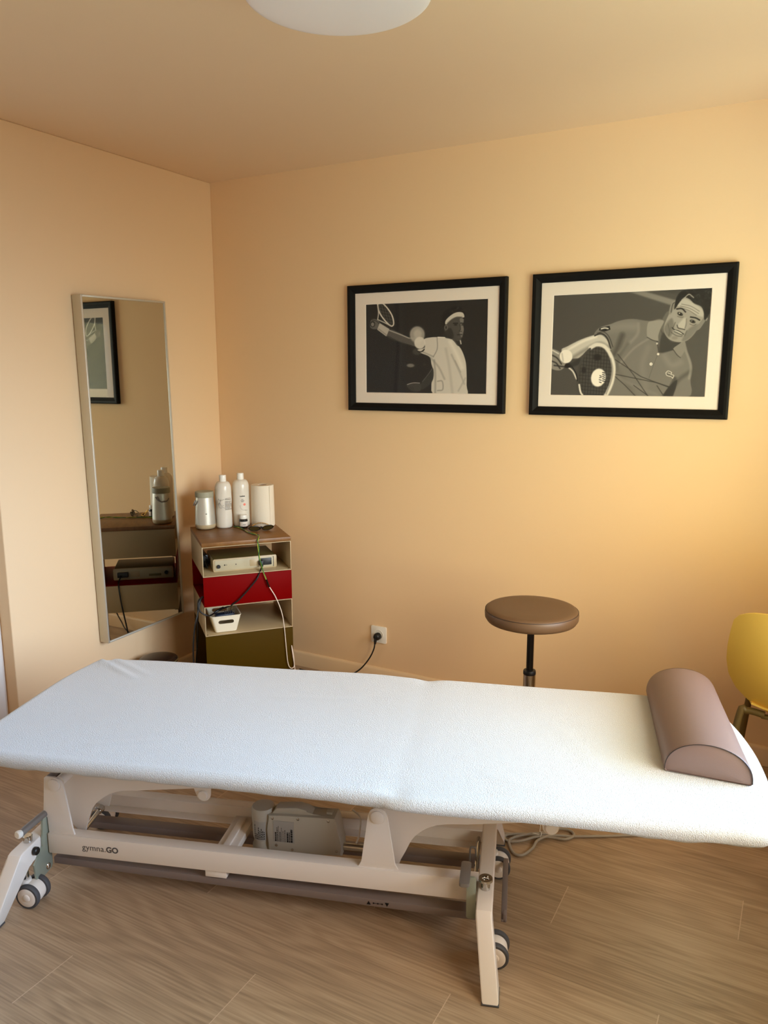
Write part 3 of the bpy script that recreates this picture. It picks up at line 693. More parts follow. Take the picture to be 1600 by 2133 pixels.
# upright trapezoid posts with pivot pins
def cap_pts(cx, cz, r, a0, a1, n=9): return [(cx+r*math.cos(a0+(a1-a0)*k/n), cz+r*math.sin(a0+(a1-a0)*k/n)) for k in range(n+1)]
def post(P, pin, name='post', pr=.019):
    for far in (0, 1):
        a, b = (.188, .194) if not far else (mv(.194), mv(.188))
        bm = B(); prism(bm, P, a, b, 'xz', .0012); bm.normal_update(); po_ = obj(name, bm, E_, bed)
        s = -1 if not far else 1; y = a if not far else b
        bm = B(); lathe(bm, [(pr+.004, 0), (pr+.004, .0015), (pr, .0015), (pr, .006), (pr-.003, .008), (0, .008)], 32, along((pin[0], y, pin[1]), (0, s, 0))); obj('pivot_cap', bm, E_, po_)
postL = [(-1.322, .179), (-1.236, .179), (-1.243, .195), (-1.262, .335)] + cap_pts(-1.290, .335, .028, 0, PI/2, 6) + [(-1.318, .363), (-1.324, .358), (-1.336, .235), (-1.322, .230)]
post(postL, (-1.290, .340))
bm = B(); bx(bm, -1.321, -1.292, .195, mv(.195), .350, .360, .001); obj('post_top_plate', bm, M['taupe_metal'], bed)
for a, b in ((.195, .262), (mv(.262), mv(.195))):
    bm = B(); cyl(bm, (-1.278, a, .347), (-1.278, b, .347), .0155, 24); obj('pivot_tube', bm, E_, bed)
postR = [(-.364, .179), (-.247, .179), (-.258, .195), (-.280, .340)] + cap_pts(-.306, .337, .0265, .12, PI-.12, 12) + [(-.332, .340), (-.352, .195)]
post(postR, (-.306, .338))
# swing plates with arched cut-outs and hinge lugs
def arc2(p): return [(v.x, v.y) for v in catmull([(a, b, 0) for a, b in p], 5)]
lug = lambda cx, r=.022: cap_pts(cx, .3185, r, PI, 2*PI, 12)
pL = [(-1.300, .44), (-1.300, .30), (-1.285, .182), (-1.262, .158), (-1.236, .158)] + arc2([(-1.234, .168), (-1.222, .205), (-1.208, .236), (-1.186, .262), (-1.150, .288), (-1.110, .303), (-1.050, .311)]) + [(-.872, .336)] + lug(-.844) + [(-.820, .345), (-.810, .44)]
pR = [(-.330, .44), (-.315, .30), (-.290, .182), (-.276, .158), (-.254, .158)] + arc2([(-.252, .168), (-.236, .200), (-.218, .238), (-.196, .264), (-.162, .286), (-.120, .298), (-.060, .304)]) + [(.143, .334)] + lug(.168) + [(.192, .345), (.198, .44)]
for P, cx in ((pL, -.844), (pR, .168)):
    for far in (0, 1):
        a, b = (.246, .252) if not far else (mv(.252), mv(.246))
        bm = B(); prism(bm, P, a, b, 'xz', .001); bmesh.ops.triangulate(bm, faces=[f for f in bm.faces if len(f.verts) > 4])
        pp = obj('swing_plate', bm, E_, bed, smooth=25)
        s = -1 if not far else 1; y = a if not far else b
        bm = B(); lathe(bm, [(.018, 0), (.018, .0015), (.015, .0015), (.015, .006), (.013, .008), (0, .008)], 28, along((cx, y, .318), (0, s, 0))); obj('pivot_cap', bm, E_, pp)
bm = B()
for v in (.262, mv(.262)): bx(bm, -1.42, -.26, v-.012, v+.012, .415, .452, .003); bx(bm, -.20, .60, v-.012, v+.012, .415, .452, .003)
for u in (-1.40, -.85, -.30, -.16, .17, .56): bx(bm, u-.015, u+.015, .12, mv(.12), .425, .450, .002)
obj('top_frame', bm, E_, bed)
# two padded sections (hidden under the fitted cover)
for a, b in ((-1.455, -.245), (-.215, .690)):
    bm = B(); prism(bm, rrect(a, b, .05, .66, .10), .482, .508, 'xy', .012); obj('mattress_section', bm, M['leather'], bed)
# lifting motor
mt = M['enamel2']
bm = B(); prism(bm, [(-.667, .120), (-.650, .112), (-.436, .125), (-.438, .160), (-.450, .232), (-.458, .246), (-.600, .240), (-.664, .236), (-.668, .190)], .300, .360, 'xz', .005)
prism(bm, [(-.655, .238), (-.640, .255), (-.575, .262), (-.545, .256), (-.530, .244), (-.470, .246), (-.470, .236), (-.655, .230)], .312, .352, 'xz', .004)
motor = obj('lifting_motor', bm, mt, bed)
bm = B(); lathe(bm, [(.034, .105), (.036, .120), (.030, .135), (.033, .150), (.036, .215), (.0365, .240), (.033, .247), (0, .248)], 36, Matrix.Translation((-.690, .335, 0))); obj('motor_can', bm, mt, motor)
bm = B(); bx(bm, -.487, -.468, .318, .334, .246, .254, .002); obj('motor_clip', bm, mt, motor)
for u, z in ((-.650, .228), (-.570, .233), (-.476, .236), (-.640, .140), (-.590, .130), (-.452, .140)):
    bm = B(); lathe(bm, [(.0042, 0), (.0042, .001), (.002, .002), (0, .002)], 14, along((u, .300, z), (0, -1, 0))); obj('screw', bm, M['chrome'], motor)
bm = B(); bx(bm, -.648, -.583, .2990, .2998, .152, .222); obj('type_label', bm, M['sticker'], motor, smooth=0)
bm = B(); random.seed(11)
for (u0, u1) in ((-.643, -.639), (-.637, -.635), (-.632, -.631), (-.628, -.626), (-.623, -.622), (-.618, -.617), (-.6125, -.611), (-.606, -.601), (-.599, -.596), (-.594, -.588)):
    z = .154
    while z < .154+random.choice((.03, .045, .064)):
        h = random.uniform(.002, .007); bx(bm, u0, u1, .2984, .2990, z, z+h); z += h+.0015
obj('type_label_print', bm, M['ink'], motor, smooth=0)
bm = B(); Mm = Matrix.Translation((-.690, .335, 0)); patch(bm, Mm, .0362, -2.2, -1.1, .150, .212, 12); obj('motor_sticker', bm, M['sticker'], motor, smooth=0)
bm = B()
for k in range(8):
    a = -2.1+k*.12; z = .153
    while z < .153+random.choice((.02, .035, .055)):
        h = random.uniform(.003, .007); patch(bm, Mm, .0366, a, a+.07, z, z+h, 2); z += h+.002
obj('motor_sticker_print', bm, M['ink'], motor, smooth=0)
bm = B(); cyl(bm, (-.44, .33, .138), (-.26, .33, .138), .012, 24); obj('piston_rod', bm, M['alu'], bed)
bm = B(); tube(bm, [(-.40, .335, .148), (-.395, .36, .165), (-.40, .40, .195), (-.43, .43, .20)], .003, 8); obj('motor_lead', bm, M['white'], bed)
# casters
def caster(us, vs, du, side):
    ct = empty('caster'); ct.parent = bed
    wu, wv = us+du, vs-.028*side
    bm = B(); cyl(bm, (us, vs, .066), (us, vs, .136), .0118, 24); obj('caster_stem', bm, C_, ct)
    bm = B(); lathe(bm, [(.012, .078), (.017, .076), (.0185, .066), (.017, .055), (.010, .050)], 28, Matrix.Translation((us, vs, 0)))
    ax = Vector((.02, 1.0, 0)).normalized()
    cc = Vector((wu, vs, .037))
    lathe(bm, [(.010, -.018), (.031, -.016), (.033, 0), (.031, .016), (.010, .018)], 36, along(cc, ax)); obj('caster_housing', bm, E_, ct)
    for s in (-1, 1):
        c0 = cc + ax*(s*.017)
        bm = B(); lathe(bm, [(.0295, 0), (.0355, .001), (.0370, .005), (.0370, .013), (.0345, .0165), (.0305, .0165)], 44, along(c0, ax*s)); wh = obj('wheel', bm, M['rubber'], ct, smooth=40)
        bm = B(); lathe(bm, [(.0305, .002), (.0305, .0155), (.027, .0175), (.012, .0170), (.0105, .0185), (.009, .0195), (0, .0195)], 40, along(c0, ax*s)); obj('hub_cap', bm, E_, ct)
    return ct
caster(-1.357, .108, .024, 1); caster(.006, .104, .022, 1); caster(-1.357, mv(.120), .024, -1); caster(.006, .478, .020, -1)
# maker's lettering on the front rail
def text_mesh(name, body, size, matw, parent, m, off=0.0, sx=1.0):
    cu = bpy.data.curves.new(name, 'FONT'); cu.body = body; cu.size = size; cu.offset = off; cu.extrude = .0002; cu.space_character = 1.02
    t = bpy.data.objects.new(name, cu); COL.objects.link(t)
    me = bpy.data.meshes.new_from_object(t.evaluated_get(bpy.context.evaluated_depsgraph_get())); me.name = name
    bpy.data.objects.remove(t); bpy.data.curves.remove(cu)
    me.transform(Matrix.Diagonal((sx, 1, 1, 1))); me.transform(matw); me.materials.clear(); me.materials.append(m)
    o = bpy.data.objects.new(name, me); COL.objects.link(o); o.parent = parent; return o, me
RX90 = Matrix.Rotation(PI/2, 4, 'X')
o1, me1 = text_mesh('lettering', 'gymna.', .0275, Matrix.Translation((-1.210, .1796, .1395)) @ RX90, bed, M['inkgrey'], -.0001, 1.0)
wd = max(v.co.x for v in me1.vertices)
o2, me2 = text_mesh('lettering', 'GO', .0250, Matrix.Translation((wd+.0015, .1796, .1395)) @ RX90, bed, M['inkgrey'], .0008, 1.0)

# ------------------------------------------------------------------ fitted terry cover
def cover():
    N = 360; outline = []
    def edge(t):
        pass
    ctrl = [(-1.455, .05), (-1.470, .16), (-1.475, .33), (-1.470, .50), (-1.452, .62), (-1.425, .695), (-1.355, .722), (-1.22, .735), (-.90, .742), (-.60, .748), (-.42, .748), (-.30, .737), (-.23, .731), (-.14, .737), (.10, .735), (.35, .728), (.50, .715), (.61, .685), (.675, .63), (.703, .53), (.716, .40), (.712, .27), (.694, .13), (.668, .03), (.645, -.020), (.60, -.034), (.52, -.034), (.30, -.033), (.0, -.035), (-.16, -.038), (-.225, -.034), (-.30, -.020), (-.60, -.010), (-1.00, -.004), (-1.34, .004), (-1.425, .020)]
    P = catmull([(a, b, 0) for a, b in ctrl], 40, True)
    # resample by length
    L = [0]
    for i in range(len(P)): L.append(L[-1]+(P[(i+1) % len(P)]-P[i]).length)
    out = []; j = 0
    for k in range(N):
        s = L[-1]*k/N
        while L[j+1] < s: j += 1
        f = (s-L[j])/max(L[j+1]-L[j], 1e-9); out.append(P[j].lerp(P[(j+1) % len(P)], f))
    med = [Vector((min(max(p.x, -1.15), .40), .35, 0)) for p in out]
    def zt(u, v):
        z = .530
        z -= (.0008+.0035*math.exp(-((v+.02)/.05)**2)+.006*math.exp(-((v-.735)/.05)**2))*math.exp(-((u+.228)/.03)**2)             # joint between the two sections
        z += .0015*math.sin(u*7+v*5)+.001*math.sin(u*3.1-v*11)
        for (a0, b0, a1, b1, h, w) in ((-1.432, .700, -1.215, .560, .011, .011), (-1.360, .705, -1.170, .585, .006, .012), (-1.42, .66, -1.36, .62, .003, .009), (-1.39, .64, -1.34, .60, .002, .008)):
            dx, dy = a1-a0, b1-b0; t = ((u-a0)*dx+(v-b0)*dy)/(dx*dx+dy*dy)
            tc_ = min(max(t, 0), 1); d = math.hypot(u-a0-tc_*dx, v-b0-tc_*dy)
            z += h*math.exp(-(d/w)**2)*(1-.85*tc_)
        for (a0, b0, a1, b1, h, w) in ((-1.1, .1, -.9, .16, .0012, .015), (-.7, .5, -.45, .52, .001, .02), (.0, .12, .18, .05, .0015, .02), (.2, .4, .28, .2, .001, .02)):
            dx, dy = a1-a0, b1-b0; t = min(max(((u-a0)*dx+(v-b0)*dy)/(dx*dx+dy*dy), 0), 1)
            z += h*math.exp(-(math.hypot(u-a0-t*dx, v-b0-t*dy)/w)**2)
        return z
    bm = B(); rings = []
    R = .021
    K = 46
    for k in range(1, K+1):
        f = k/K; ring = []
        for i, p in enumerate(out):
            d = (p-med[i]); n_ = d.normalized(); q_ = med[i] + (d - n_*R)*f
            z = zt(q_.x, q_.y)
            ring.append(bm.verts.new((q_.x, q_.y, z)))
        rings.append(ring)
    # rounded shoulder and skirt
    def hem(u, v):
        zb = .470
        if v < .35:
            if u > -.25: zb = .480
            zb -= .019*math.exp(-((u-.43)/.17)**2)
            zb -= .012*math.exp(-((u-.63)/.04)**2)
        return zb + .002*math.sin(u*26)+.0015*math.sin(u*61+1)
    for k in range(1, 9):
        a = k/8*PI/2*1.05; ring = []
        for i, p in enumerate(out):
            n_ = (p-med[i]).normalized(); z0 = zt(p.x-n_.x*R, p.y-n_.y*R)
            q_ = p - n_*R*(1-math.sin(min(a, PI/2)))
            ring.append(bm.verts.new((q_.x, q_.y, z0-R*(1-math.cos(a)))))
        rings.append(ring)
    for k in range(1, 7):
        ring = []; f = k/6
        for i, p in enumerate(out):
            n_ = (p-med[i]).normalized(); zb = hem(p.x, p.y); z0 = .500
            q_ = p - n_*(.010*f+.040*f**2) + n_*.002*math.sin(i*.9+k)*f
            ring.append(bm.verts.new((q_.x, q_.y, z0+(zb-z0)*f)))
        rings.append(ring)
    ring = []
    for i, p in enumerate(out):
        n_ = (p-med[i]).normalized(); q_ = p - n_*.075; ring.append(bm.verts.new((q_.x, q_.y, hem(p.x, p.y)+.004)))
    rings.append(ring)
    for A, Bq in zip(rings, rings[1:]):
        for i in range(N): bm.faces.new((A[i], A[(i+1) % N], Bq[(i+1) % N], Bq[i]))
    # close the middle
    from collections import defaultdict
    c0 = bm.verts.new((-1.15, .35, zt(-1.15, .35))); c1 = bm.verts.new((.40, .35, zt(.40, .35)))
    A = rings[0]
    mids = [bm.verts.new((med[i].x, .35, zt(med[i].x, .35))) for i in range(N)]
    for i in range(N):
        j = (i+1) % N; bm.faces.new((A[i], mids[i], mids[j], A[j]))
    bmesh.ops.remove_doubles(bm, verts=mids+[c0, c1], dist=.0005)
    mm = bmesh.ops.triangulate(bm, faces=[f for f in bm.faces if len(f.verts) > 4])
    return bm
sheet = obj('fitted_sheet', cover(), M['terry'], smooth=80)
sheet.location = BO; sheet.rotation_euler = (0, 0, BA)
tag(sheet, 'white terry cloth cover stretched over the treatment table', 'sheet')

# ------------------------------------------------------------------ half-round bolster
pw = tag(empty('bolster_pillow', (BO[0]+.567*math.cos(BA)-.46*math.sin(BA), BO[1]+.567*math.sin(BA)+.46*math.cos(BA), .5305), BA+math.radians(-3.5)), 'half-round taupe leather bolster lying across the head end of the white cover', 'pillow')
prof = [(-.100, .001), (-.104, .006)] + [(-.104+.208*(1-math.cos(PI*k/26))/2 - .0*k, .006+.085*math.sin(PI*k/26)**.85) for k in range(1, 26)] + [(.104, .006), (.100, .001)]
def skew(a, y): return y - (.17*a if y < -.2 else 0)
def section(s, y): return [(a*s, skew(a*s, y), max(0, b*s)) for a, b in prof]
bm = B(); rings = []
for y, s in ((-.262, .962), (-.2655, .985), (-.263, 1.0), (-.256, 1.003), (-.13, 1.0), (0, 1.004), (.13, 1.0), (.256, 1.003), (.263, 1.0), (.2655, .985), (.262, .962)):
    rings.append([bm.verts.new(p) for p in section(s, y)])
for A, Bq in zip(rings, rings[1:]):
    for k in range(len(A)): bm.faces.new((A[k], A[(k+1) % len(A)], Bq[(k+1) % len(A)], Bq[k]))
obj('cushion', bm, M['leather'], pw, smooth=60)
for s in (-1, 1):
    bm = B(); A = [bm.verts.new((a*.965, skew(a, s*.262), max(.0015, b*.965))) for a, b in prof]; rr = [A]
    for f, dy in ((.8, .004), (.5, .007), (.2, .008)): rr.append([bm.verts.new((a*.965*f, skew(a*f, s*(.262+dy)), .040+(max(.0015, b*.965)-.042)*f)) for a, b in prof])
    for P1, P2 in zip(rr, rr[1:]):
        for k in range(len(P1)): bm.faces.new((P1[k], P1[(k+1) % len(P1)], P2[(k+1) % len(P1)], P2[k]))
    bm.faces.new(rr[-1]); ep = obj('end_panel', bm, M['leather'], pw, smooth=60)
    bm = B(); tube(bm, [(a*.985, skew(a, s*.2655), max(.002, b*.985)) for a, b in prof[1:-1]], .0011, 6, False, 0); obj('piping_seam', bm, M['seam'], pw)

# ------------------------------------------------------------------ round stool
st = tag(empty('round_stool', (1.93, -.53, 0)), 'round brown leather stool on a black gas column behind the table', 'stool')
zt_ = .684
prof = [(0, zt_-.058), (.150, zt_-.058), (.166, zt_-.052), (.1735, zt_-.040), (.1745, zt_-.022), (.172, zt_-.012), (.166, zt_-.0055), (.150, zt_-.002), (.10, zt_-.0005), (0, zt_)]
lathe(bm := B(), prof, 96); seat = obj('seat', bm, M['leather2'], st, smooth=70)
bm = B(); tube(bm, [(.1728*math.cos(a), .1728*math.sin(a), zt_-.0118) for a in np.linspace(0, 2*PI, 49)[:-1]], .0009, 6, True, 1); obj('seat_seam', bm, M['seam'], seat)
bm = B(); bx(bm, -.07, .07, -.07, .07, zt_-.068, zt_-.058, .003); obj('seat_plate', bm, M['black'], st)
bm = B(); cyl(bm, (0, 0, .40), (0, 0, zt_-.066), .0135, 28); obj('gas_piston', bm, M['blackgloss'], st)
lathe(bm := B(), [(.014, .435), (.0225, .433), (.024, .428), (.024, .418), (.0225, .415)], 32); obj('collar', bm, M['black'], st)
lathe(bm := B(), [(.0235, .418), (.0235, .10), (.030, .095), (.030, .085)], 32); obj('column', bm, M['chrome'], st)
for k in range(5):
    a = 2*PI*k/5+.3; d = Vector((math.cos(a), math.sin(a), 0))
    bm = B(); tube(bm, [d*.02+Vector((0, 0, .095)), d*.12+Vector((0, 0, .088)), d*.24+Vector((0, 0, .068))], [.016, .015, .014, .012], 14); lg = obj('leg', bm, M['chrome'], st)
    bm = B(); cyl(bm, d*.232+Vector((0, 0, .045)), d*.232+Vector((0, 0, .07)), .006, 12)
    ax = Vector((-d.y, d.x, 0)); c0 = d*.232+Vector((0, 0, .026))
    for s in (-1, 1): cyl(bm, c0+ax*s*.004, c0+ax*s*.016, .025, 28, .002)
    obj('caster', bm, M['black'], lg)

# ------------------------------------------------------------------ mustard shell chair
ch = tag(empty('shell_chair', (2.868, -.65, 0), math.radians(-4)), 'mustard yellow moulded shell chair at the right edge, beside the back wall', 'chair')
# back: a broad rounded panel, hollow towards the seat
bm = B(); G = []; NS, NW = 36, 28; Z0, Z1 = .440, .826
def hw_back(t):      # t = 0 bottom .. 1 top
    pts = [(0, .07), (.04, .130), (.10, .183), (.20, .228), (.32, .252), (.46, .259), (.60, .256), (.74, .248), (.86, .238), (.93, .218), (.975, .175), (1.0, .11)]
    for (a0, b0), (a1, b1) in zip(pts, pts[1:]):
        if t <= a1: return b0+(b1-b0)*(t-a0)/(a1-a0)
    return pts[-1][1]
for i in range(NS+1):
    t = i/NS; hw = hw_back(t); row = []
    for j in range(NW+1):
        w_ = -1+2*j/NW; x = hw*w_
        y = .03-.10*t+.05*(1-t)**3 + .075*(abs(x)/.25)**2.2
        row.append(bm.verts.new((x, y, Z0+(Z1-Z0)*t+.008*(1-w_*w_)*(t > .9))))
    G.append(row)
for i in range(NS):
    for j in range(NW): bm.faces.new((G[i][j], G[i][j+1], G[i+1][j+1], G[i+1][j]))
bmesh.ops.recalc_face_normals(bm, faces=bm.faces); bmesh.ops.solidify(bm, geom=bm.faces[:], thickness=.006)
obj('backrest', bm, M['yellow'], ch, smooth=70)
bm = B(); G = []
for i in range(25):
    t = i/24; y = .065+.37*t; hw = .175+.03*math.sin(min(t/.5, 1)*PI/2) if t < .85 else .205*math.sqrt(max(0, 1-((t-.85)/.19)**2))**.7; row = []
    for j in range(NW+1):
        w_ = -1+2*j/NW; row.append(bm.verts.new((hw*w_, y, .450+.02*abs(w_)**2.5+.012*(1-t)**4-.012*max(0, t-.85)/.15)))
    G.append(row)
for i in range(24):
    for j in range(NW): bm.faces.new((G[i][j], G[i][j+1], G[i+1][j+1], G[i+1][j]))
bmesh.ops.recalc_face_normals(bm, faces=bm.faces); bmesh.ops.solidify(bm, geom=bm.faces[:], thickness=.006)
obj('seat', bm, M['yellow'], ch, smooth=70)
for sx in (-1, 1):
    for ya, yb in ((.36, .43), (.085, -.01)):
        bm = B(); tube(bm, [(sx*.135, ya, .440), (sx*.190, ya, .442), (sx*.212, ya+(yb-ya)*.12, .41), (sx*.255, yb, .012)], .0115, 16, smooth=6); lg = obj('leg', bm, M['olive'], ch)
        bm = B(); cyl(bm, (sx*.256, yb, 0), (sx*.255, yb, .016), .0135, 16, .002); obj('foot_cap', bm, M['black'], lg)
bm = B(); bx(bm, -.145, .145, .075, .095, .428, .440, .003); bx(bm, -.145, .145, .35, .37, .428, .440, .003); bx(bm, -.012, .012, .09, .355, .428, .440, .003); obj('under_frame', bm, M['olive'], ch)

# ------------------------------------------------------------------ stack of panel modules in the corner (local x along its front, y towards its back)
SO, SA = (.415, -.642, 0), math.radians(49.433)
SM = Matrix.Translation(SO) @ Matrix.Rotation(SA, 4, 'Z')
sh = tag(empty('modular_shelf', SO, SA), 'square tower of stacked cream, red and olive panel modules in the room corner', 'shelf')
SW, SD, t_ = .4145, .410, .0035
bm = B(); bx(bm, 0, SW, 0, SD, .768, .787, .0012); obj('top_board', bm, M['walnut'], sh)
def module(z0, z1, name, m, closed, mat_side=None):
    md = empty(name); md.parent = sh
    g = .0006
    bm = B(); bx(bm, g, SW-g, g, SD-g, z0+g, z0+g+t_, .0006); obj('bottom_panel', bm, m, md)
    if closed == 'sides':
        for x in (g, SW-g-t_): obj('side_panel', bx(B(), x, x+t_, g, SD-g, z0+g+t_, z1-g, .0006), m, md)
        bm = B(); bx(bm, t_, SW-t_, g, .012, z1-g-.003, z1-g, .0005); bx(bm, t_, .012, .012, SD-.012, z1-g-.003, z1-g, .0005); bx(bm, SW-.012, SW-t_, .012, SD-.012, z1-g-.003, z1-g, .0005); bx(bm, t_, SW-t_, SD-.012, SD-g, z1-g-.003, z1-g, .0005)
        obj('top_flange', bm, m, md)
    else:
        for y in (g, SD-g-t_): obj('front_panel' if y < .1 else 'back_panel', bx(B(), g, SW-g, y, y+t_, z0+g+t_, z1-g, .0006), m, md)
        bm = B(); bx(bm, .006, SW-.006, t_+g, .02, z1-g-.003, z1-g, .0005); bx(bm, .006, SW-.006, SD-.02, SD-t_-g, z1-g-.003, z1-g, .0005); obj('top_flange', bm, m, md)
    for x in (.012, SW-.012):
        bm = B(); lathe(bm, [(.0035, 0), (.0035, .0012), (.0015, .002), (0, .002)], 12, Matrix.Translation((x, .012, z0+g+t_))); obj('screw', bm, M['chrome'], md)
    return md
module(.626, .768, 'cream_module', M['shelfcream'], 'sides')
module(.485, .626, 'red_module', M['shelfred'], 'front')
module(.343, .485, 'cream_module', M['shelfcream'], 'sides')
module(.0, .343, 'olive_module', M['shelfgreen'], 'front')
def on_shelf(name, x, y, z, rz=0):
    e = empty(name); e.matrix_world = SM @ Matrix.Translation((x, y, z)) @ Matrix.Rotation(rz, 4, 'Z')
    e.location = (SM @ Vector((x, y, z))); e.rotation_euler = (0, 0, SA+rz); return e
ZT = .7874
VIEW = -PI/2 + .0      # direction of the shelf front in shelf space
# speaker
e = tag(on_shelf('portable_speaker', .068, .348, ZT), 'small tapered silver speaker with a carrying strap, leftmost on the walnut top', 'speaker')
lathe(B_ := B(), [(.036, 0), (.046, .004), (.0500, .014), (.0500, .024)], 56); obj('rubber_base', B_, M['shelfcream'], e, smooth=60)
lathe(B_ := B(), [(.0497, .024), (.0492, .05), (.0475, .085)], 56, cap=False); obj('perforated_grille', B_, M['silver'], e, smooth=60)
lathe(B_ := B(), [(.0478, .085), (.0478, .087), (.0435, .152), (.0425, .160)], 56, cap=False); obj('body', B_, M['silver'], e, smooth=60)
lathe(B_ := B(), [(.0425, .158), (.0448, .159), (.0450, .180), (.0435, .186), (0, .187)], 56); obj('top_cap', B_, mat('speaker_cap', (.62, .60, .50), .6, bump=.05), e, smooth=50)
B_ = B(); a0 = PI*1.02
tube(B_, [(.0455*math.cos(a), .0455*math.sin(a), z) for a, z in ((a0+.55, .142), (a0+.30, .128), (a0+.02, .120), (a0-.35, .117), (a0-.75, .120), (a0-1.05, .132))], .0028, 8); tube(B_, [(-.046, -.018, .145), (-.052, -.010, .128), (-.053, .006, .118), (-.048, .022, .122)], .003, 8)
obj('strap', B_, M['greymetal'], e, label='thin curved carrying strap')
B_ = B(); patch(B_, Matrix.Identity(4), .0502, -PI/2-.07, -PI/2+.05, .078, .082, 3); obj('logo_badge', B_, M['inkgrey'], e, smooth=0)
# bottles
def bottle(name, x, y, label, r, h, rz, crumpled):
    e = tag(on_shelf(name, x, y, ZT, rz), label, 'bottle', 'tall white bottles on the walnut top')
    prof = [(r*.85, 0), (r*.97, .003), (r, .010)]
    for k in range(1, 14):
        z = .010+(h-.085)*k/13; prof.append((r*(1+(.0 if not crumpled else -.045*math.exp(-((z-.11)/.018)**2))), z))
    for k in range(1, 10):
        a = k/9*PI/2; prof.append((.0145+(r-.0145)*math.cos(a)**.75 if k < 9 else .0135, h-.075+.043*math.sin(a)))
    prof += [(.0125, h-.030)]
    bm = B(); lathe(bm, prof, 48)
    if crumpled:
        for v in bm.verts:
            if .06 < v.co.z < .17:
                a = math.atan2(v.co.y, v.co.x); k = 1+.035*math.sin(3*a+v.co.z*60)*math.sin((v.co.z-.06)/.11*PI)
                v.co.x *= k; v.co.y *= k
    b = obj('bottle_body', bm, M['whitegloss'], e, smooth=70)
    lathe(B_ := B(), [(.0165, h-.034), (.0170, h-.033), (.0168, h-.004), (.0150, h-.0005), (.0, h)], 36); obj('cap', B_, M['white'], e)
    return e
b1 = bottle('lotion_bottle', .160, .345, 'tall white bottle with a crumpled wrinkled label and grey fine print', .0405, .264, 0, True)
b2 = bottle('lotion_bottle', .250, .358, 'tall white bottle with a small round pink seal on its label', .0420, .268, 0, False)
I4 = Matrix.Identity(4); F0 = -PI/2
bm = B(); random.seed(21)
for k in range(9):
    z = .150-.0065*k-(.004 if k > 1 else 0); zz = z
    a = F0+.02 + (.05 if k == 0 else 0)
    while a < F0+.95-random.choice((0, .25)):
        w = random.uniform(.04, .11); patch(bm, I4, .0428, a, a+w, zz, zz+(.0028 if k else .0016), 3); a += w+.025
obj('label_print', bm, M['inkgrey'], b1, smooth=0)
bm = B(); R_ = .0432
def on_cyl(a, z, R_=.0432): return (R_*math.cos(a), R_*math.sin(a), z)
for P in ([(-.75, .148), (-.45, .140), (-.1, .147)], [(-.85, .120), (-.6, .128), (-.35, .112), (-.15, .118)], [(-.7, .150), (-.85, .130), (-.6, .104)], [(-.55, .102), (-.2, .106), (.1, .100)], [(-.4, .150), (-.7, .115)]):
    tube(bm, [on_cyl(F0+a, z) for a, z in P], .00045, 5)
obj('label_wrinkle', bm, M['inkgrey'], b1)
bm = B()
def words(bm, z, h_, a0, a1, R_, seed):
    random.seed(seed); a = a0
    while a < a1:
        w = random.uniform(.03, .07); patch(bm, I4, R_, a, min(a+w, a1), z, z+h_*random.uniform(.7, 1), 2); a += w+.018
words(bm, .152, .0055, F0-.30, F0-.02, .0423, 1); words(bm, .152, .0065, F0-.02, F0+.30, .0424, 2)
words(bm, .138, .0030, F0-.14, F0+.12, .0423, 3); words(bm, .132, .0030, F0-.22, F0+.22, .0423, 4); words(bm, .126, .0030, F0-.16, F0+.16, .0423, 5)
words(bm, .082, .0018, F0+.28, F0+.62, .0423, 6)
obj('label_print', bm, M['ink'], b2, smooth=0)
bm = B(); lathe(bm, [(0, 0), (.0062, 0), (.0062, .0006), (0, .0007)], 20, along(on_cyl(F0+.22, .113, .0420), (math.cos(F0+.22), math.sin(F0+.22), 0))); obj('round_seal', bm, M['pink'], b2)
bm = B(); tube(bm, [on_cyl(F0+a, z, .0422) for a, z in ((-.30, .110), (-.27, .098), (-.10, .088), (.15, .084), (.35, .086))], .0004, 5); obj('label_line', bm, M['inkgrey'], b2)
# paper roll
e = tag(on_shelf('paper_towel_roll', .354, .330, ZT), 'standing roll of white paper towel, rightmost on the walnut top', 'paper roll')
lathe(B_ := B(), [(.024, 0), (.0585, 0), (.0590, .003), (.0565, .204), (.0555, .2065), (.0235, .2065), (.0225, .203), (.0225, .003)], 64, cap=False)
bmesh.ops.remove_doubles(B_, verts=B_.verts, dist=1e-6); obj('paper', B_, M['paper'], e, smooth=50)
lathe(B_ := B(), [(.0222, .001), (.0222, .2045), (.0205, .2045), (.0205, .001)], 40, cap=False); obj('card_core', B_, mat('cardboard', (.62, .50, .36), .9, bump=.1), e)
B_ = B(); bx(B_, .0575, .0590, -.012, .0, .004, .203, .0003, M=Matrix.Rotation(-.95, 4, 'Z')); obj('loose_edge', B_, M['paper'], e)
# little jar
e = tag(on_shelf('small_jar', .246, .290, ZT), 'tiny dark jar with white cap and labels in front of the tall bottle', 'jar')
lathe(B_ := B(), [(.018, 0), (.0205, .002), (.0212, .006), (.0212, .040), (.019, .046), (.0165, .048)], 36); obj('jar_body', B_, M['amber'], e)
lathe(B_ := B(), [(.0180, .046), (.0185, .047), (.0185, .063), (.017, .066), (0, .066)], 36); obj('cap', B_, M['white'], e)
B_ = B(); patch(B_, I4, .0216, F0-1.15, F0+1.15, .010, .034, 14); obj('jar_label', B_, M['mat_board'], e, smooth=0)
B_ = B(); patch(B_, I4, .0219, F0-1.0, F0+1.0, .0345, .0415, 14); patch(B_, I4, .0219, F0-.35, F0+.35, .0185, .0205, 6); obj('jar_print', B_, M['ink'], e, smooth=0)
